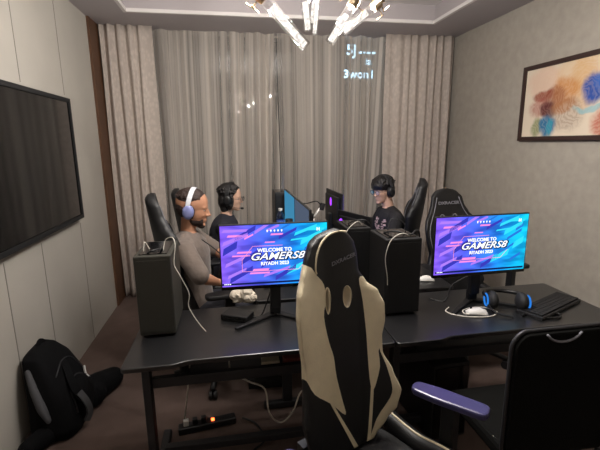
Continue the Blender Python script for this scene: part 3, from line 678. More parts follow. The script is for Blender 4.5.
# foreground cream and black chair
t = thing('gaming_chair', 'black and cream leatherette gaming chair in front of the desks with tall winged back', 'gaming chair', (.473, 1.154, 0), R(25))
hold = bpy.data.objects.new('backrest_assembly', None)
cm = [M['pu'], M['cream']]; WS = ((-.074, .014, 1, .052, .59), (.028, .024, 1, .044, .59))
br = backrest(cm, [(soft(CREAM_L), 1), (soft(CREAM_R), 1), (soft(STRIP_R), 1), (LINE_R, 1), (LINE_L, 1)], .08, 8, nu=70, nh=140, parent=t, holes=WS, wtabs=(WTAB_L, WTAB_R))
br.scale = (.93,)*3; br.rotation_euler = (0, R(3), 0); br.location = (0, 0, .52)
slot_rims(br, M['cream'], 8, slots=WS)
pp = []
for x, h in ((.04, .858), (.0, .862), (-.05, .852), (-.095, .82), (-.125, .775), (-.135, .73), (-.13, .71)):
    pp.append((x, .2+math.tan(R(8))*h-.014-.08*max(0, (abs(x)/.26-.3)/.7)**1.5, h))
tubeo('piping', M['cream'], br, pp, .0045, 6)
text('brand_writing', 'DXRACER', .022, M['logo'], br, (.015, .2+math.tan(R(8))*.75-.021, .748), rot=(PI/2-R(8), R(-13), 0), sx=1.3, bold=.0005, shear=.2)
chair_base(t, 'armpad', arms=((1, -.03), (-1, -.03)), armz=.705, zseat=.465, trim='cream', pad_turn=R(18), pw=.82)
b = BM(); box(b, -.19, -.15, .2, .24, .37, .55); box(b, .15, .19, .2, .24, .37, .55); box(b, -.19, .19, .14, .24, .36, .40)
obj('recliner_bracket', b, M['metal'], t)

# plain black gaming chairs (one built, the others copied)
BZ = .41; AO = .35
def black_chair(label, x, y, rz):
    t = thing('gaming_chair', label, 'gaming chair', (x, y, 0), rz, 'black gaming chairs')
    br = backrest([M['pu'], M['pu']], [], .085, 10, nu=40, nh=80, parent=t); br.location = (0, 0, BZ)
    slot_rims(br, M['logo'], 10, C0=.085)
    text('brand_writing', 'DXRACER', .034, M['logo'], br, (0, .2+math.tan(R(10))*.755-.026, .755), rot=(PI/2-R(10), 0, 0), sx=1.25, bold=.001)
    for s in (-1, 1):
        pts = [(s*x_, .2+math.tan(R(10))*h-.013-.085*max(0, (x_/.26-.3)/.7)**1.5, h) for x_, h in ((.10, .80), (.135, .70), (.19, .60), (.205, .5), (.17, .36), (.19, .2), (.15, .0))]
        tubeo('piping', M['logo'], br, pts, .0035, 5)
    chair_base(t, 'black', armz=.75, zseat=.47)
    return t
bc = black_chair('empty black gaming chair behind the right monitor, facing the camera', 1.74, 2.62, R(6))
for pos, rz_, dz, lab in (((-.15, 2.72, 0), R(103), .07, 'black gaming chair the bearded man in taupe is sitting in'),
                          ((-.10, 3.50, 0), R(97), .01, 'black gaming chair the woman with glasses is sitting in'),
                          ((1.30, 3.38, 0), R(-113), .06, 'black gaming chair the boy with glasses is sitting in')):
    d_ = dup(bc, pos, rz_, lab)
    for c_ in d_.children:
        if c_.name.startswith('backrest'): c_.location.z += dz

# plain dark chair in the right foreground, its back to the camera
t = thing('office_chair', 'plain dark padded chair with thin grey rim pushed up to right desk, bottom right corner', 'chair', (1.20, 1.36, 0), R(0))
def rrect(w, z0, z1, r, top=.03, n=8):
    P = []
    for (cx, cz, a0) in ((w-r, z0+r, -90), (w-r, z1-r, 0), (-w+r, z1-r, 90), (-w+r, z0+r, 180)):
        for k in range(n+1):
            a = R(a0+90*k/n); x = cx+r*math.cos(a); z = cz+r*math.sin(a)
            if z > (z0+z1)/2: z += top*(1-(x/w)**2)
            P.append((x, z))
    return P
b = BM(); prism(b, rrect(.235, .47, .965, .05), -.215, -.175, axis=1); bk = obj('backrest', b, M['fabric'], t, bevel=.008)
b = BM(); tube(b, [(x, -.195, z) for x, z in rrect(.241, .465, .971, .052)], .0075, 8, closed=True); obj('rim', b, M['metal'], bk, smooth=True)
b = BM(); P_ = [(x-.05, -.2175, .985-.05*(1-(x/.075)**2)**.5*1.0+.006) for x in [-.07+.14*k/10 for k in range(11)]]; tube(b, P_, .0045, 6); obj('hand_grip', b, M['logo'], bk, smooth=True)
boxo('seat', M['fabric'], t, -.23, .23, -.19, .20, .43, .50, bevel=.02)
for sx_ in (-1, 1):
    for y_ in (-.18, .17):
        tubeo('leg', M['metal'], t, [(sx_*.21, y_, .43), (sx_*.225, y_*1.15, .004)], .012, 8, sm=False)

# ---------------------------------------------------------------- people
def chain(bm, pts, rad, n=12):
    P = [Vector(p) for p in pts]
    tube(bm, P, rad, n)
    for p, r in zip(P, rad): ell(bm, p, (r, r, r), seg=12)
def hand(bm, wrist, dirv, palmn, side, curl=.6, s=1.0):
    d = Vector(dirv).normalized(); n = Vector(palmn); n = (n-d*n.dot(d)).normalized(); l = d.cross(n)*side
    w_ = Vector(wrist)
    chain(bm, [w_, w_+d*.045*s, w_+d*.085*s], [.024*s, .028*s, .026*s])
    for q in (-1, 1): chain(bm, [w_+l*q*.012*s+d*.02, w_+l*q*.026*s+d*.085*s], [.014*s, .0125*s])
    for k, ln in enumerate((.070, .080, .074, .058)):
        o = (k-1.5)*.0195*s; p = w_+d*.085*s+l*o; pts = [p]; a = 0
        for j, f in enumerate((.45, .32, .23)):
            a += curl*(.55, .8, .5)[j]; p = p+(d*math.cos(a)+n*math.sin(a))*ln*f*s; pts.append(p)
        chain(bm, pts, [.0095*s, .0088*s, .0082*s, .0072*s], 8)
    p = w_+d*.02*s-l*.024*s
    chain(bm, [p, p+(d*.6-l*.8)*.032*s+n*.008, p+(d*.9-l*.65)*.062*s+n*.02], [.013*s, .0105*s, .008*s], 8)
def head_frame(hc, yaw, pitch): return Matrix.Translation(hc) @ Matrix.Rotation(yaw, 4, 'Z') @ Matrix.Rotation(pitch, 4, 'Y')
def head_shape(bm, HM, nose=1.0, s=1.0):
    def e(c, r, rot=None): ell(bm, (0, 0, 0), (1, 1, 1)) if False else _e(c, r, rot)
    def _e(c, r, rot):
        mt = HM @ Matrix.Scale(s, 4) @ Matrix.Translation(c) @ (rot or Matrix()) @ Matrix.Diagonal((r[0], r[1], r[2], 1))
        bmesh.ops.create_uvsphere(bm, u_segments=24, v_segments=16, radius=1, matrix=mt)
    e((-.008, 0, .035), (.096, .075, .088)); e((.020, 0, -.015), (.070, .062, .080)); e((.028, 0, -.062), (.056, .047, .048))
    e((.062, 0, -.095), (.024, .026, .020)); e((.068, 0, .018), (.022, .048, .018)); e((.055, .030, -.028), (.026, .02, .02)); e((.055, -.030, -.028), (.026, .02, .02))
    e((.092, 0, -.010), (.012, .008, .022), Matrix.Rotation(R(-22), 4, 'Y')); e((.103*nose, 0, -.030), (.012, .010, .009)); e((.092, .011, -.033), (.009, .007, .006)); e((.092, -.011, -.033), (.009, .007, .006))
    e((.080, 0, -.058), (.012, .021, .0055)); e((.078, 0, -.070), (.012, .018, .006)); e((.072, 0, -.048), (.014, .024, .014))
    for q in (-1, 1): e((-.008, q*.077, -.008), (.018, .008, .030), Matrix.Rotation(R(q*12), 4, 'Z'))
def person(label, loc, rz, neck, hc, hyaw, hpit, sh, arms, skin, shirt, sleeve=.5, fore=.0, s=1.0, women=False):
    t = thing('person', label, 'person', loc, rz)
    b = BM(); HM = head_frame(hc, hyaw, hpit); head_shape(b, HM, s=s)
    hcv = Vector(hc); nk = Vector(neck)
    chain(b, [hcv+Vector((-.03, 0, -.05)), nk+Vector((0, 0, .0)), nk+Vector((-.01, 0, -.06))], [.047, .050, .058])
    chain(b, [nk+Vector((-.01, -.13, -.055)), nk+Vector((-.01, 0, -.015)), nk+Vector((-.01, .13, -.055))], [.035, .05, .035])
    def torso(bm, g=0, z_lo=.50):
        tab = [(.50, 0, .115, .165), (.58, 0, .12, .162), (.70, 0, .11, .148), (.82, .0, .112, .158), (.92, .0, .115, sh-.01), (.985, -.002, .098, sh-.012), (1.02, -.004, .078, sh-.05), (1.05, 0, .055, .07)]
        zt = nk.z; rings = []
        for z, cx, rx, ry in tab:
            if z < z_lo: continue
            k = (z-.5)/.55; zz = .5+k*(zt-.5); x = cx+nk.x*k**1.5
            rings.append([bm.verts.new((x+(rx+g)*math.cos(a), (ry+g)*math.sin(a), zz)) for a in [2*PI*i/24 for i in range(24)]])
        for A, B in zip(rings, rings[1:]):
            for i in range(24): bm.faces.new((A[i], A[(i+1) % 24], B[(i+1) % 24], B[i]))
        bm.faces.new(rings[0]); bm.faces.new(rings[-1])
    torso(b)
    sb = BM(); torso(sb, .014)
    shv = []; chain(sb, [nk+Vector((-.012, -.02, -.035)), nk+Vector((-.012, .02, -.035))], [.062, .062]); chain(sb, [nk+Vector((-.01, -.14, -.055)), nk+Vector((-.01, -.06, -.036)), nk+Vector((-.01, .06, -.036)), nk+Vector((-.01, .14, -.055))], [.05, .056, .056, .05])
    for q, (el, wr, hd, pn) in zip((-1, 1), arms):
        S = Vector((nk.x*.85, q*(sh-.02), nk.z-.075)); el, wr = Vector(el), Vector(wr); shv.append(S)
        chain(b, [Vector((nk.x*.9, q*.08, nk.z-.05)), S, S.lerp(el, .5), el, el.lerp(wr, .35), wr], [.05, .052, .044, .036, .037, .023])
        hand(b, wr, hd, pn, q, .55)
        e2 = S.lerp(el, min(1, sleeve)); pts = [Vector((nk.x*.9, q*.07, nk.z-.055)), S, e2]; rd = [.06, .068, .060]
        if fore > 0: pts += [el, el.lerp(wr, fore)]; rd = [.06, .068, .056, .050, .036]
        chain(sb, pts, rd)
    for q in (-1, 1):
        chain(b, [(0, q*.09, .53), (.22, q*.11, .545), (.43, q*.12, .53), (.43, q*.12, .30), (.41, q*.12, .09)], [.088, .078, .058, .054, .036])
        chain(b, [(.40, q*.12, .05), (.52, q*.13, .035)], [.036, .028])
    body = remesh(b, .0065, M[skin], 'body', t, 2)
    remesh(sb, .009, M[shirt], 'shirt', t, 3)
    tb = BM()
    for q in (-1, 1):
        chain(tb, [(-.02, q*.08, .54), (.0, q*.09, .53), (.22, q*.11, .545), (.43, q*.12, .53), (.43, q*.12, .30), (.41, q*.12, .12)], [.10, .10, .09, .07, .065, .055])
    remesh(tb, .012, M['jeans'], 'trousers', t, 3)
    for q in (-1, 1):
        fb = BM(); chain(fb, [(.385, q*.12, .055), (.45, q*.125, .05), (.55, q*.13, .038)], [.045, .043, .036]); box(fb, .35, .58, q*.125-.035, q*.125+.035, .002, .03)
        obj('shoe', fb, M['matte'], t)
    for q in (-1, 1):
        eb = BM(); ell(eb, (0, 0, 0), (.0105, .0105, .0085), seg=12); e_ = obj('eye', eb, M['eyew'], t, smooth=True); e_.matrix_local = HM @ Matrix.Translation((.072*s, q*.029*s, .0))
        ib = BM(); ell(ib, (.0085, 0, 0), (.004, .0055, .0055), seg=10); obj('iris', ib, M['iris'], e_, smooth=True)
    return t, HM
def hm_obj(o, HM): o.matrix_local = HM; return o
def tuft_hair(bm, shells, nt, seed, zmin=.0, rng=(.10, .08, .095), c=(-.012, 0, .04), r=.012, ln=.03):
    rnd = random.Random(seed)
    for cc, rr_, *ro in shells: ell(bm, cc, rr_, ro[0] if ro else None, seg=24)
    for k in range(nt):
        a = rnd.uniform(0, 2*PI); z = rnd.uniform(zmin, .98); q = math.sqrt(1-z*z)
        x, y = q*math.cos(a), q*math.sin(a)
        if x > .72 and z < .6: continue
        p = Vector((c[0]+rng[0]*x, c[1]+rng[1]*y, c[2]+rng[2]*z)); d = Vector((x+rnd.uniform(.1, .8), y+rnd.uniform(-.5, .5), -.5+rnd.uniform(-.3, .3))).normalized()
        tube(bm, [p, p+d*ln*.5+Vector((x, y, z))*.003, p+d*ln], [r, r*.8, r*.25], 5)
# bearded man in the grey-brown shirt
RIGHT, LEFT = 0, 1
man, HM = person('bearded man in taupe t-shirt and lavender headset, facing right', (-.285, 2.66, .005), R(-4), (-.01, 0, 1.075), (.028, 0, 1.235), R(-4), R(8), .205,
   [((.10, -.285, .855), (.19, -.20, .79), (.9, .40, -.25), (0, 0, -1)), ((.14, .19, .90), (.26, .06, .85), (.9, -.3, -.15), (0, 0, -1))], 'skin', 'shirt', sleeve=.92, s=1.08)
hb = BM(); tuft_hair(hb, [((-.012, 0, .055), (.097, .080, .082)), ((-.045, 0, .0), (.066, .072, .07))], 260, 3, zmin=.25, rng=(.093, .077, .082), c=(-.019, 0, .05), r=.006, ln=.014)
hm_obj(remesh(hb, .005, M['hair'], 'hair', man, 2), HM)
bb = BM(); ell(bb, (.026, 0, -.072), (.062, .054, .046)); ell(bb, (.064, 0, -.104), (.028, .030, .024)); ell(bb, (.005, 0, -.045), (.045, .068, .03)); ell(bb, (.083, 0, -.0485), (.011, .022, .006)); tube(bb, [(.07, -.03, -.06), (.07, -.03, -.09)], .012, 6); tube(bb, [(.07, .03, -.06), (.07, .03, -.09)], .012, 6)
hm_obj(remesh(bb, .005, M['beard'], 'beard', man, 2), HM)
# woman with glasses
wom, HW = person('woman with black hair and glasses in dark navy top, facing right', (-.115, 3.46, 0), R(-3), (.055, 0, 1.045), (.105, 0, 1.195), R(-13), R(4), .185,
   [((.12, -.24, .80), (.30, -.15, .775), (1, .2, -.10), (0, 0, -1)), ((.12, .24, .80), (.30, .15, .775), (1, -.2, -.10), (0, 0, -1))], 'skin2', 'nshirt', sleeve=.9, fore=.85, s=.95)
hb = BM(); tuft_hair(hb, [((-.022, 0, .048), (.096, .082, .084)), ((-.05, 0, -.02), (.062, .078, .095)), ((-.04, 0, -.085), (.05, .07, .06)), ((.01, -.068, -.02), (.035, .016, .075)), ((.01, .068, -.02), (.035, .016, .075))], 90, 5, zmin=.1, rng=(.094, .081, .084), c=(-.02, 0, .045), r=.006, ln=.03)
hm_obj(remesh(hb, .0055, M['hairb'], 'hair', wom, 2), HW)
# boy on the right
boy, HB = person('boy with black fringe and glasses in black printed t-shirt, facing left', (1.43, 3.34, .0), R(180-2), (.06, 0, 1.075), (.115, 0, 1.235), R(26), R(8), .19,
   [((.14, -.24, .80), (.31, -.14, .775), (1, .2, -.10), (0, 0, -1)), ((.14, .25, .80), (.31, .17, .775), (1, -.1, -.10), (0, 0, -1))], 'skin2', 'bshirt', sleeve=.9)
hb = BM(); tuft_hair(hb, [((-.010, 0, .052), (.104, .086, .086)), ((-.035, 0, .005), (.078, .082, .07)), ((.05, 0, .052), (.055, .070, .040))], 120, 9, zmin=.1, rng=(.100, .083, .084), c=(-.010, 0, .052), r=.006, ln=.03)
for k in range(15):
    y = -.06+.12*k/14; tube(hb, [(.075-abs(y)*.3, y, .085), (.098-abs(y)*.45, y, .055), (.101-abs(y)*.5, y*1.03, .020)], [.011, .011, .007], 6)
hm_obj(remesh(hb, .0055, M['hairb'], 'hair', boy, 2), HB)
# printed motif on the boy's shirt front
gm = mat('shirt_print', 'c4a8a4', .8, var=.5, scale=45)
gb = BM(); rnd = random.Random(4)
bpy.context.view_layer.update()
sh_o = [c for c in boy.children if c.name.startswith('shirt')][0]
for k in range(34):
    y = rnd.uniform(-.05, .14); z = rnd.uniform(.88, .99); w2, h2 = rnd.uniform(.006, .02), rnd.uniform(.005, .011)
    hit, p, n_, _ = sh_o.ray_cast(Vector((.6, y, z)), Vector((-1, 0, 0)))
    if not hit: continue
    tx = Vector((0, 0, 1)).cross(n_).normalized(); tz = n_.cross(tx)
    q = [p+n_*.003+tx*w2*a+tz*h2*c for a, c in ((-1, -1), (1, -.6), (.8, 1), (-.7, .7))]
    v1 = [gb.verts.new(x) for x in q]; v2 = [gb.verts.new(x-n_*.004) for x in q]
    gb.faces.new(v1); gb.faces.new(v2[::-1])
    for i in range(4): gb.faces.new((v1[i], v1[(i+1) % 4], v2[(i+1) % 4], v2[i]))
obj('shirt_print', gb, gm, sh_o)

def spectacles(label, owner, HMx, s=1.0):
    t = thing('glasses', label, 'glasses'); t.matrix_world = owner.matrix_basis @ HMx
    b = BM()
    for q in (-1, 1):
        tube(b, [(.100+.002*math.cos(a), q*.031+.024*math.cos(a), -.004+.019*math.sin(a)) for a in [2*PI*k/20 for k in range(20)]], .0018, 6, closed=True)
        tube(b, [(.099, q*.055, .003), (.085, q*.072, .004), (.0, q*.083, .002)], .0018, 6)
    tube(b, [(.1, -.008, 0), (.103, 0, .003), (.1, .008, 0)], .0018, 6); obj('frame', b, M['black'], t)
    for q in (-1, 1):
        lb = BM(); prism(lb, [(q*.031+.0225*math.cos(a), -.004+.0175*math.sin(a)) for a in [2*PI*k/20 for k in range(20)]], .0995, .1005, axis=0); obj('lens', lb, M['specs'], t)
    return t
spectacles('thin framed glasses worn by the woman', wom, HW); spectacles('thin framed glasses worn by the boy', boy, HB)
def headset(label, owner, HMx, cup, band, mic=False, r=.102):
    t = thing('headset', label, 'headset'); t.matrix_world = owner.matrix_basis @ HMx
    b = BM(); pts = [(-.012+.012*math.sin(a), (r-.002)*math.cos(a)*.97, .018+(r+.012)*math.sin(a)) for a in [PI*k/18 for k in range(19)]]
    A = []
    for p in pts:
        n_ = Vector((0, p[1], p[2]-.018)).normalized()
        A.append([b.verts.new(Vector(p)+Vector((dx, 0, 0))+n_*dn) for dx, dn in ((-.015, 0), (.015, 0), (.015, .007), (-.015, .007))])
    for P_, Q_ in zip(A, A[1:]):
        for i in range(4): b.faces.new((P_[i], P_[(i+1) % 4], Q_[(i+1) % 4], Q_[i]))
    b.faces.new(A[0]); b.faces.new(A[-1]); obj('headband', b, M[band], t, bevel=.002)
    for q in (-1, 1):
        cb = BM(); pr = [(.82, .080), (1.0, .086), (1.0, .100), (.86, .108), (.5, .112), (.02, .113)]
        rg = [[cb.verts.new((-.006+.036*k_*math.cos(a), q*yy, -.012+.046*k_*math.sin(a))) for a in [2*PI*i/24 for i in range(24)]] for k_, yy in pr]
        for P_, Q_ in zip(rg, rg[1:]):
            for i in range(24): cb.faces.new((P_[i], P_[(i+1) % 24], Q_[(i+1) % 24], Q_[i]))
        cb.faces.new(rg[0]); cb.faces.new(rg[-1]); e = obj('earcup', cb, M[cup], t, smooth=True)
        pb = BM(); tube(pb, [(-.006+.030*math.cos(a), q*.080, -.012+.039*math.sin(a)) for a in [2*PI*i/20 for i in range(20)]], .009, 8, closed=True); obj('ear_cushion', pb, M['matte'], e, smooth=True)
    if mic:
        mb = BM(); tube(mb, smoothpts([(.01, -.106, -.035), (.06, -.095, -.065), (.105, -.05, -.075)]), .0022, 6); mo = obj('microphone_boom', mb, M['cable'], t)
        kb = BM(); ell(kb, (.112, -.042, -.076), (.014, .010, .010), seg=12); obj('microphone_tip', kb, M['matte'], mo, smooth=True)
    return t
headset('lavender headset with silver band worn by the bearded man', man, HM, 'lav', 'silver')
headset('black headset with boom microphone worn by the woman', wom, HW, 'black', 'black', True)
headset('black headset worn by the boy with the fringe', boy, HB, 'black', 'metal')

# ---------------------------------------------------------------- things on the desks
ZD = .7505
def mouse(label, x, y, rz, m, grp='computer mice', z=ZD):
    t = thing('computer_mouse', label, 'mouse', (x, y, z), rz, grp)
    b = BM(); prof = [(-.055, .022, .006), (-.045, .029, .022), (-.01, .031, .034), (.03, .028, .028), (.055, .022, .012)]
    rg = [[b.verts.new((w_*math.cos(a), y_, .001+h_*max(0, math.sin(a)))) for a in [PI*i/10 for i in range(11)]] for y_, w_, h_ in prof]
    for P_, Q_ in zip(rg, rg[1:]):
        for i in range(10): b.faces.new((P_[i], P_[i+1], Q_[i+1], Q_[i]))
        b.faces.new((P_[0], Q_[0], Q_[-1], P_[-1]))
    b.faces.new(rg[0]); b.faces.new(rg[-1]); obj('shell', b, M[m], t, smooth=True)
    wb = BM(); tube(wb, [(-.003, .03, .030), (.003, .03, .030)], .006, 10); obj('scroll_wheel', wb, M['matte'], t)
    return t
def keyboard(label, x, y, rz, tilt=0, z=ZD, W=.43, D=.135):
    t = thing('keyboard', label, 'keyboard', (x, y, z), rz, 'computer keyboards', rot=(tilt, 0, rz))
    boxo('tray', M['black'], t, -W/2, W/2, -D/2, D/2, .0, .018, bevel=.004)
    b = BM()
    for r_ in range(5):
        n_ = 15
        for c_ in range(n_):
            if r_ == 4 and 4 <= c_ <= 8: continue
            x0 = -W/2+.010+c_*(W-.02)/n_; y0 = -D/2+.010+(4-r_)*(D-.02)/5
            box(b, x0+.001, x0+(W-.02)/n_-.001, y0+.001, y0+(D-.02)/5-.001, .0181, .026)
    x0 = -W/2+.010+4*(W-.02)/15; box(b, x0, x0+5*(W-.02)/15-.002, -D/2+.011, -D/2+.010+(D-.02)/5-.001, .0181, .026)
    k = obj('keys', b, M['matte'], t); k['kind'] = 'stuff'
    return t
# small black box, white paper bag on the left desk
t = thing('network_box', 'small flat black box with cable on left desk below the monitor', 'box', (.0, 1.99, ZD), R(-28))
boxo('case', M['black'], t, -.075, .075, -.045, .045, 0, .032, bevel=.004); boxo('label_strip', M['gloss'], t, -.06, .06, -.0465, -.0455, .008, .024)
b = BM(); rnd = random.Random(2)
for k, (cx, cz, r) in enumerate(((-.03, .05, .045), (.02, .06, .045), (.045, .04, .035))): ell(b, (cx, .0, cz*.8), (r, .04, cz*.8), seg=14)
for v in b.verts: v.co += Vector((rnd.uniform(-.006, .006), rnd.uniform(-.006, .006), rnd.uniform(-.004, .004))); v.co.z = max(v.co.z, .001)
tag(obj('paper_bag', b, M['paper'], loc=(.035, 2.20, ZD), rot=(0, 0, R(-10))), 'crumpled white paper bag on desk under the left monitor', 'bag')
mouse('white mouse with looped white cable in front of the right monitor', 1.252, 1.80, R(70), 'white_p')
mouse('small white mouse on the desk beyond the right computer tower', 1.235, 2.34, R(80), 'white_p')
keyboard('black keyboard lying angled on the right end of the right desk', 1.69, 1.80, R(24))
keyboard('black keyboard at the edge of the middle desk behind the white mouse cable', 1.12, 2.245, R(-2), W=.40, D=.10) if False else None
keyboard('black keyboard on the desk in front of the boy', 1.16, 3.18, R(90))
keyboard('black keyboard on the desk in front of the bearded man', .24, 2.62, R(-90))
# mouse cable loops
tubeo('mouse_cable', M['wcable'], None, [(1.15, 1.90, ZD+.003), (1.105, 1.855, ZD+.003), (1.13, 1.80, ZD+.003), (1.20, 1.76, ZD+.003), (1.30, 1.75, ZD+.003), (1.365, 1.79, ZD+.003), (1.34, 1.855, ZD+.003), (1.27, 1.87, ZD+.003), (1.20, 1.845, ZD+.003), (1.19, 1.80, ZD+.003), (1.225, 1.79, ZD+.004)], .0033, 6)
tag(bpy.data.objects['mouse_cable'], 'thin white cable looped around the white mouse on the right desk', 'cable')
# blue lit headset lying on the right desk
t = thing('headset', 'bulky black headset glowing blue, lying on the right desk', 'headset', (1.44, 1.82, ZD), R(-20)); t.scale = (1.2,)*3
for s in (-1, 1):
    cb = BM(); ell(cb, (s*.062, 0, .042), (.026, .048, .041), seg=18); c_ = obj('earcup', cb, M['matte'], t, smooth=True)
    rb = BM(); tube(rb, [(s*.075, .030*math.cos(a), .042+.026*math.sin(a)) for a in [2*PI*k/20 for k in range(20)]], .008, 6, closed=True); obj('ear_cushion', rb, M['pu'], c_, smooth=True)
    lb = BM(); tube(lb, [(s*.088, .030*math.cos(a), .042+.026*math.sin(a)) for a in [2*PI*k/20 for k in range(20)]], .004, 6, closed=True); obj('light_ring', lb, M['led_blue'], c_)
hb = BM(); tube(hb, smoothpts([(-.085, .0, .06), (-.075, .08, .05), (0, .12, .045), (.075, .08, .05), (.085, 0, .06)]), .010, 8); obj('headband', hb, M['black'], t, smooth=True)
hb = BM(); tube(hb, smoothpts([(-.09, -.02, .03), (-.06, -.08, .012), (.0, -.10, .006)]), .004, 6); obj('microphone_boom', hb, M['cable'], t)
# gamepad-like cable bundle beside it
tag(tubeo('cable_bundle', M['cable'], None, [(1.50, 1.78, ZD+.007), (1.55, 1.74, ZD+.007), (1.60, 1.72, ZD+.007), (1.66, 1.70, ZD+.007), (1.62, 1.66, ZD+.007), (1.54, 1.68, ZD+.007), (1.50, 1.73, ZD+.007), (1.46, 1.72, ZD+.007)], .006, 7), 'loose black cable coiled between blue-lit headset and keyboard', 'cable')
# bottle, cup
def bottle(label, x, y):
    t = thing('water_bottle', label, 'bottle', (x, y, ZD))
    b = BM(); lathe(b, [(.001, .001), (.030, .001), (.032, .01), (.032, .06), (.029, .07), (.032, .08), (.032, .15), (.026, .175), (.013, .195), (.013, .205), (.001, .205)], 20); obj('bottle_body', b, M['bottle'], t, smooth=True)
    b = BM(); lathe(b, [(.0325, .075), (.0330, .076), (.0330, .13), (.0325, .131)], 20); obj('bottle_label', b, mat('blue_label', '3c5aa8', .5), t, smooth=True)
    b = BM(); lathe(b, [(.001, .2055), (.015, .2055), (.015, .222), (.001, .222)], 16); obj('bottle_cap', b, M['white_p'], t)
t = thing('equipment_box', 'black box on the middle desk carrying the water bottle and tumbler', 'box', (.385, 2.96, ZD))
boxo('case', M['case2'], t, -.065, .06, -.09, .09, 0, .19, bevel=.004); boxo('face_plate', M['gloss'], t, -.055, .05, -.0925, -.0901, .02, .17)
bottle('clear water bottle with blue label standing left of the blue-lit monitor', .358, 2.99); bpy.data.objects['water_bottle'].location.z = ZD+.1905
b = BM(); lathe(b, [(.001, .001), (.023, .001), (.027, .10), (.029, .15), (.026, .15), (.024, .02), (.001, .02)], 24)
tag(obj('tumbler', b, M['matte'], loc=(.414, 2.92, ZD+.1905), smooth=True), 'black tumbler standing between the water bottle and the blue-lit monitor', 'tumbler')
# folding pale arm stand in the middle
t = thing('arm_stand', 'pale folding microphone arm rising between the monitors', 'stand', (.60, 2.92, ZD))
b = BM(); lathe(b, [(.001, 0), (.05, 0), (.05, .012), (.012, .02), (.001, .02)], 20); obj('base', b, M['metal'], t)
tubeo('arm', M['white_p'], t, [(0, 0, .015), (0, 0, .34)], .008, 8, sm=False)
tubeo('arm', M['white_p'], t, [(0, 0, .34), (-.085, 0, .41), (-.115, 0, .46)], .009, 8, sm=False)
tubeo('arm', M['white_p'], t, [(0, 0, .34), (.06, 0, .425)], .009, 8, sm=False)
b = BM(); tube(b, [(-.115, 0, .44), (-.12, 0, .48)], .018, 12); tube(b, [(.06, 0, .40), (.075, 0, .45)], .02, 12); obj('clamp', b, M['matte'], t)
tubeo('cable', M['cable'], t, [(.06, 0, .43), (.02, -.02, .47), (-.05, .02, .45), (-.1, 0, .46)], .004, 6)
# tissue box like grey box
# cables over the towers
def cable(label, pts, r=.0022, m='wcable', grp='cables over the computer towers'):
    o = tubeo('cable', M[m], None, pts, r, 6); tag(o, label, 'cable', grp); return o
cable('white cable arching from the top of the left tower down its right side', [(-.335, 1.93, 1.153), (-.325, 1.95, 1.20), (-.29, 1.93, 1.215), (-.275, 1.90, 1.185), (-.283, 1.88, 1.10), (-.262, 1.87, 1.05), (-.225, 1.88, .95), (-.23, 1.88, .88), (-.19, 1.87, .80), (-.155, 1.86, ZD+.004)])
cable('short white cable standing up from the left tower', [(-.425, 1.93, 1.153), (-.42, 1.95, 1.195), (-.405, 1.97, 1.153)])
cable('thin orange-tipped black cable on top of the left tower', [(-.40, 1.89, 1.154), (-.375, 1.88, 1.168), (-.35, 1.92, 1.165), (-.345, 1.98, 1.154)], .005, 'cable')
cable('pale cable hanging over left edge of the right tower in front', [(.90, 1.90, 1.168), (.87, 1.89, 1.185), (.82, 1.86, 1.19), (.77, 1.84, 1.16), (.745, 1.835, 1.08), (.76, 1.84, .98), (.765, 1.845, .93)])
cable('pale cable hanging over left edge of the half hidden tower', [(.77, 2.28, 1.157), (.74, 2.26, 1.185), (.69, 2.22, 1.175), (.65, 2.21, 1.13), (.645, 2.21, 1.05), (.65, 2.21, .97)])
cable('black cable bundle lying across the front right tower top', [(.80, 2.0, 1.172), (.84, 1.93, 1.19), (.90, 1.90, 1.175), (.95, 1.93, 1.19), (1.0, 1.99, 1.15), (1.02, 2.05, 1.02), (1.0, 2.06, .9), (.99, 2.08, .76)], .005, 'cable')
cable('thin black cable sticking up behind the front right tower', [(.84, 2.05, 1.171), (.87, 2.07, 1.23), (.93, 2.05, 1.21), (.96, 2.05, 1.12), (1.01, 2.06, 1.0), (1.03, 2.06, .76)], .003, 'cable')
cable('orange-grey plugs and cable on half hidden tower top', [(.70, 2.34, 1.158), (.74, 2.3, 1.185), (.80, 2.28, 1.18), (.84, 2.30, 1.10), (.86, 2.33, .90), (.85, 2.35, .76)], .004, 'cable')
cable("black headset cable hanging past the bearded man's arm", [(-.20, 2.52, 1.06), (-.08, 2.40, .98), (-.10, 2.40, .86), (-.06, 2.42, .80), (-.03, 2.44, .86), (.02, 2.42, .80), (.115, 2.42, .757)], .0035, 'cable', 'headset cables')
tag(tubeo('monitor_cable', M['cable'], None, [(.18, 1.99, .90), (.16, 2.02, .82), (.12, 1.985, ZD+.005), (.06, 1.98, ZD+.006)], .004, 6), 'black cable running from left monitor down to the small black box', 'cable')
tag(tubeo('monitor_cable', M['cable'], None, [(1.30, 1.97, .90), (1.22, 2.0, .84), (1.17, 1.98, ZD+.006), (1.10, 2.03, ZD+.006)], .004, 6), 'black cable running down from the right monitor to the desk', 'cable')

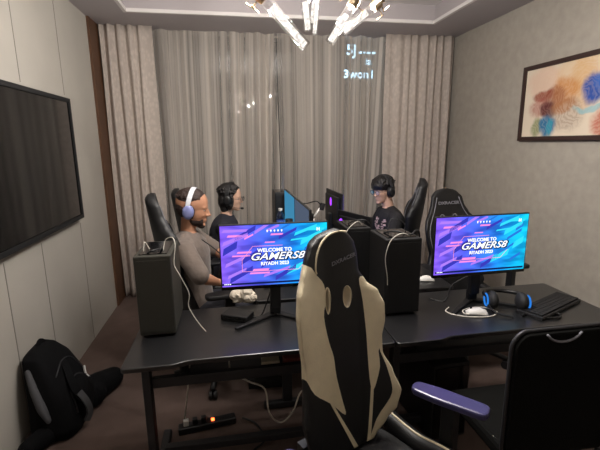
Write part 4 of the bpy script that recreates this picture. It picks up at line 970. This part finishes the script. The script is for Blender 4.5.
# ---------------------------------------------------------------- under the desks
t = thing('power_strip', 'black power strip with glowing red switch on the floor under the left desk', 'power strip', (-.17, 2.16, .002), R(8))
boxo('housing', M['black'], t, -.20, .13, -.03, .03, 0, .04, bevel=.006); boxo('switch', M['led_red'], t, -.012, .006, -.01, .01, .0402, .045)
for k in range(3): boxo('plug', M['white_p' if k == 0 else 'black'], t, -.17+k*.05, -.14+k*.05, -.015, .015, .0402, .075, bevel=.004)
tag(tubeo('white_cable', M['wcable'], None, [(-.33, 2.15, .08), (-.30, 2.05, .25), (-.27, 1.96, .42), (-.25, 1.93, .56), (-.23, 1.95, .66)], .004, 6), 'white cable rising from power strip to underside of left desk', 'cable')
tag(tubeo('white_cable', M['wcable'], None, [(-.05, 1.92, .64), (-.045, 1.88, .52), (.04, 1.86, .46), (.12, 1.84, .42), (.14, 1.84, .28), (.20, 1.86, .20), (.27, 1.88, .24), (.32, 1.9, .34), (.42, 1.9, .36)], .0045, 6), 'white cable sagging in a loop beneath the left desk', 'cable')
tag(tubeo('floor_cable', M['cable'], None, [(0, 2.16, .03), (.08, 2.12, .008), (.12, 1.98, .008), (.05, 1.9, .008), (.12, 1.82, .008), (.3, 1.86, .008), (.42, 2.0, .008)], .006, 6), 'black cable winding over carpet from the power strip', 'cable')
tag(boxo('snack_packet', M['pack'], None, .22, .32, 1.83, 1.90, .5255, .58, bevel=.004), 'red and white packet on shelf under the left desk', 'packet')
tag(boxo('cardboard_carton', M['paper'], None, .11, .20, 1.84, 1.90, .5255, .57, bevel=.003), 'small pale carton beside the red packet under left desk', 'box')
tag(boxo('storage_case', M['matte'], None, .95, 1.28, 1.98, 2.22, 0.001, .50, bevel=.01), 'black box standing on floor beneath the right desk', 'box') if False else None
t = thing('computer_tower', 'black computer tower standing on carpet beneath the right desk', 'computer', (1.12, 2.0, 0), R(4), 'computer towers')
boxo('case', M['case2'], t, -.11, .11, -.20, .20, .012, .47, bevel=.006); boxo('front_panel', M['gloss'], t, -.10, .10, -.204, -.2002, .03, .45)
for sx_ in (-1, 1):
    for sy in (-1, 1): boxo('foot', M['matte'], t, sx_*.08-.012, sx_*.08+.012, sy*.16-.015, sy*.16+.015, 0, .012)

# ---------------------------------------------------------------- backpack
t = thing('backpack', 'black and grey backpack slumped on the carpet against the left wall', 'backpack', (-1.06, 2.38, 0))
RX = lambda a: Matrix.Rotation(R(a), 4, 'X'); RY = lambda a: Matrix.Rotation(R(a), 4, 'Y'); RZ = lambda a: Matrix.Rotation(R(a), 4, 'Z')
b = BM()
secs = [(.004, .12, .20, .0, .0), (.06, .135, .225, .0, .0), (.16, .125, .215, -.012, .01), (.28, .105, .195, -.035, .01), (.40, .085, .16, -.065, .01), (.475, .055, .130, -.095, .0), (.50, .02, .085, -.11, .01)]
rg = []
for z, rx, ry, ox, oy in secs:
    row = []
    for i in range(28):
        a = 2*PI*i/28; c, s_ = math.cos(a), math.sin(a)
        row.append(b.verts.new((max(-.168, ox+rx*math.copysign(abs(c)**.5, c)), oy+ry*math.copysign(abs(s_)**.6, s_), z)))
    rg.append(row)
for A, B in zip(rg, rg[1:]):
    for i in range(28): b.faces.new((A[i], A[(i+1) % 28], B[(i+1) % 28], B[i]))
b.faces.new(rg[0]); b.faces.new(rg[-1]); ell(b, (.075, .02, .15), (.08, .15, .13), RY(-12))
remesh(b, .009, M['bag'], 'main_compartment', t, 4)
b = BM(); chain(b, [(.05, .08, .10), (.13, .21, .088), (.19, .31, .075)], [.095, .085, .07]); chain(b, [(.05, .0, .08), (.12, .12, .085)], [.07, .082])
remesh(b, .009, M['bag'], 'front_flap', t, 4)
b = BM(); chain(b, [(.04, -.06, .07), (-.02, -.18, .06), (-.08, -.30, .055)], [.068, .06, .05])
remesh(b, .009, M['bag'], 'side_pocket', t, 4)
b = BM(); chain(b, [(-.10, -.145, .42), (-.07, -.175, .33), (-.03, -.20, .22), (.0, -.212, .15)], [.016, .022, .026, .016]); remesh(b, .008, M['baggrey'], 'grey_side_panel', t, 3)
def strap(nm, pts, wd, m):
    b = BM(); P_ = smoothpts(pts, 5); rows = []
    for i, p in enumerate(P_):
        d = (P_[min(i+1, len(P_)-1)]-P_[max(i-1, 0)]).normalized(); sd = d.cross(Vector((1, -.6, .4))).normalized()*wd; n_ = d.cross(sd).normalized()*.006
        rows.append([b.verts.new(p+q) for q in (-sd-n_, sd-n_, sd+n_, -sd+n_)])
    for A, B in zip(rows, rows[1:]):
        for i in range(4): b.faces.new((A[i], A[(i+1) % 4], B[(i+1) % 4], B[i]))
    b.faces.new(rows[0]); b.faces.new(rows[-1]); return obj(nm, b, M[m], t)
strap('shoulder_strap', [(-.03, .05, .42), (.05, -.03, .36), (.10, -.09, .27), (.145, -.10, .20)], .022, 'bag')
strap('grey_strap', [(.13, -.10, .24), (.165, -.10, .17), (.17, -.09, .10), (.15, -.10, .05)], .018, 'baggrey')
strap('carry_handle', [(-.11, .0, .48), (-.10, .04, .52), (-.09, .09, .47)], .010, 'bag')
for nm_, P_ in (('zip', [(.075, -.12, .36), (.11, -.02, .40), (.10, .09, .37), (.12, .15, .25)]), ('zip', [(.13, -.12, .12), (.165, -.08, .26), (.165, .04, .28), (.16, .13, .20)])):
    o_ = [c for c in t.children if c.name.startswith('main_compartment')][0]; q_ = []
    for p_ in smoothpts(P_, 6):
        hit, hp, hn, _ = o_.ray_cast(Vector((.5, p_.y, p_.z)), Vector((-1, 0, 0)))
        if hit: q_.append(hp+hn*.002)
    if len(q_) > 3: tubeo(nm_, M['metal'], t, q_, .004, 6, sm=False)
strap('pale_zip_pull', [(.085, .13, .28), (.10, .10, .245), (.115, .10, .22)], .004, 'white_p')
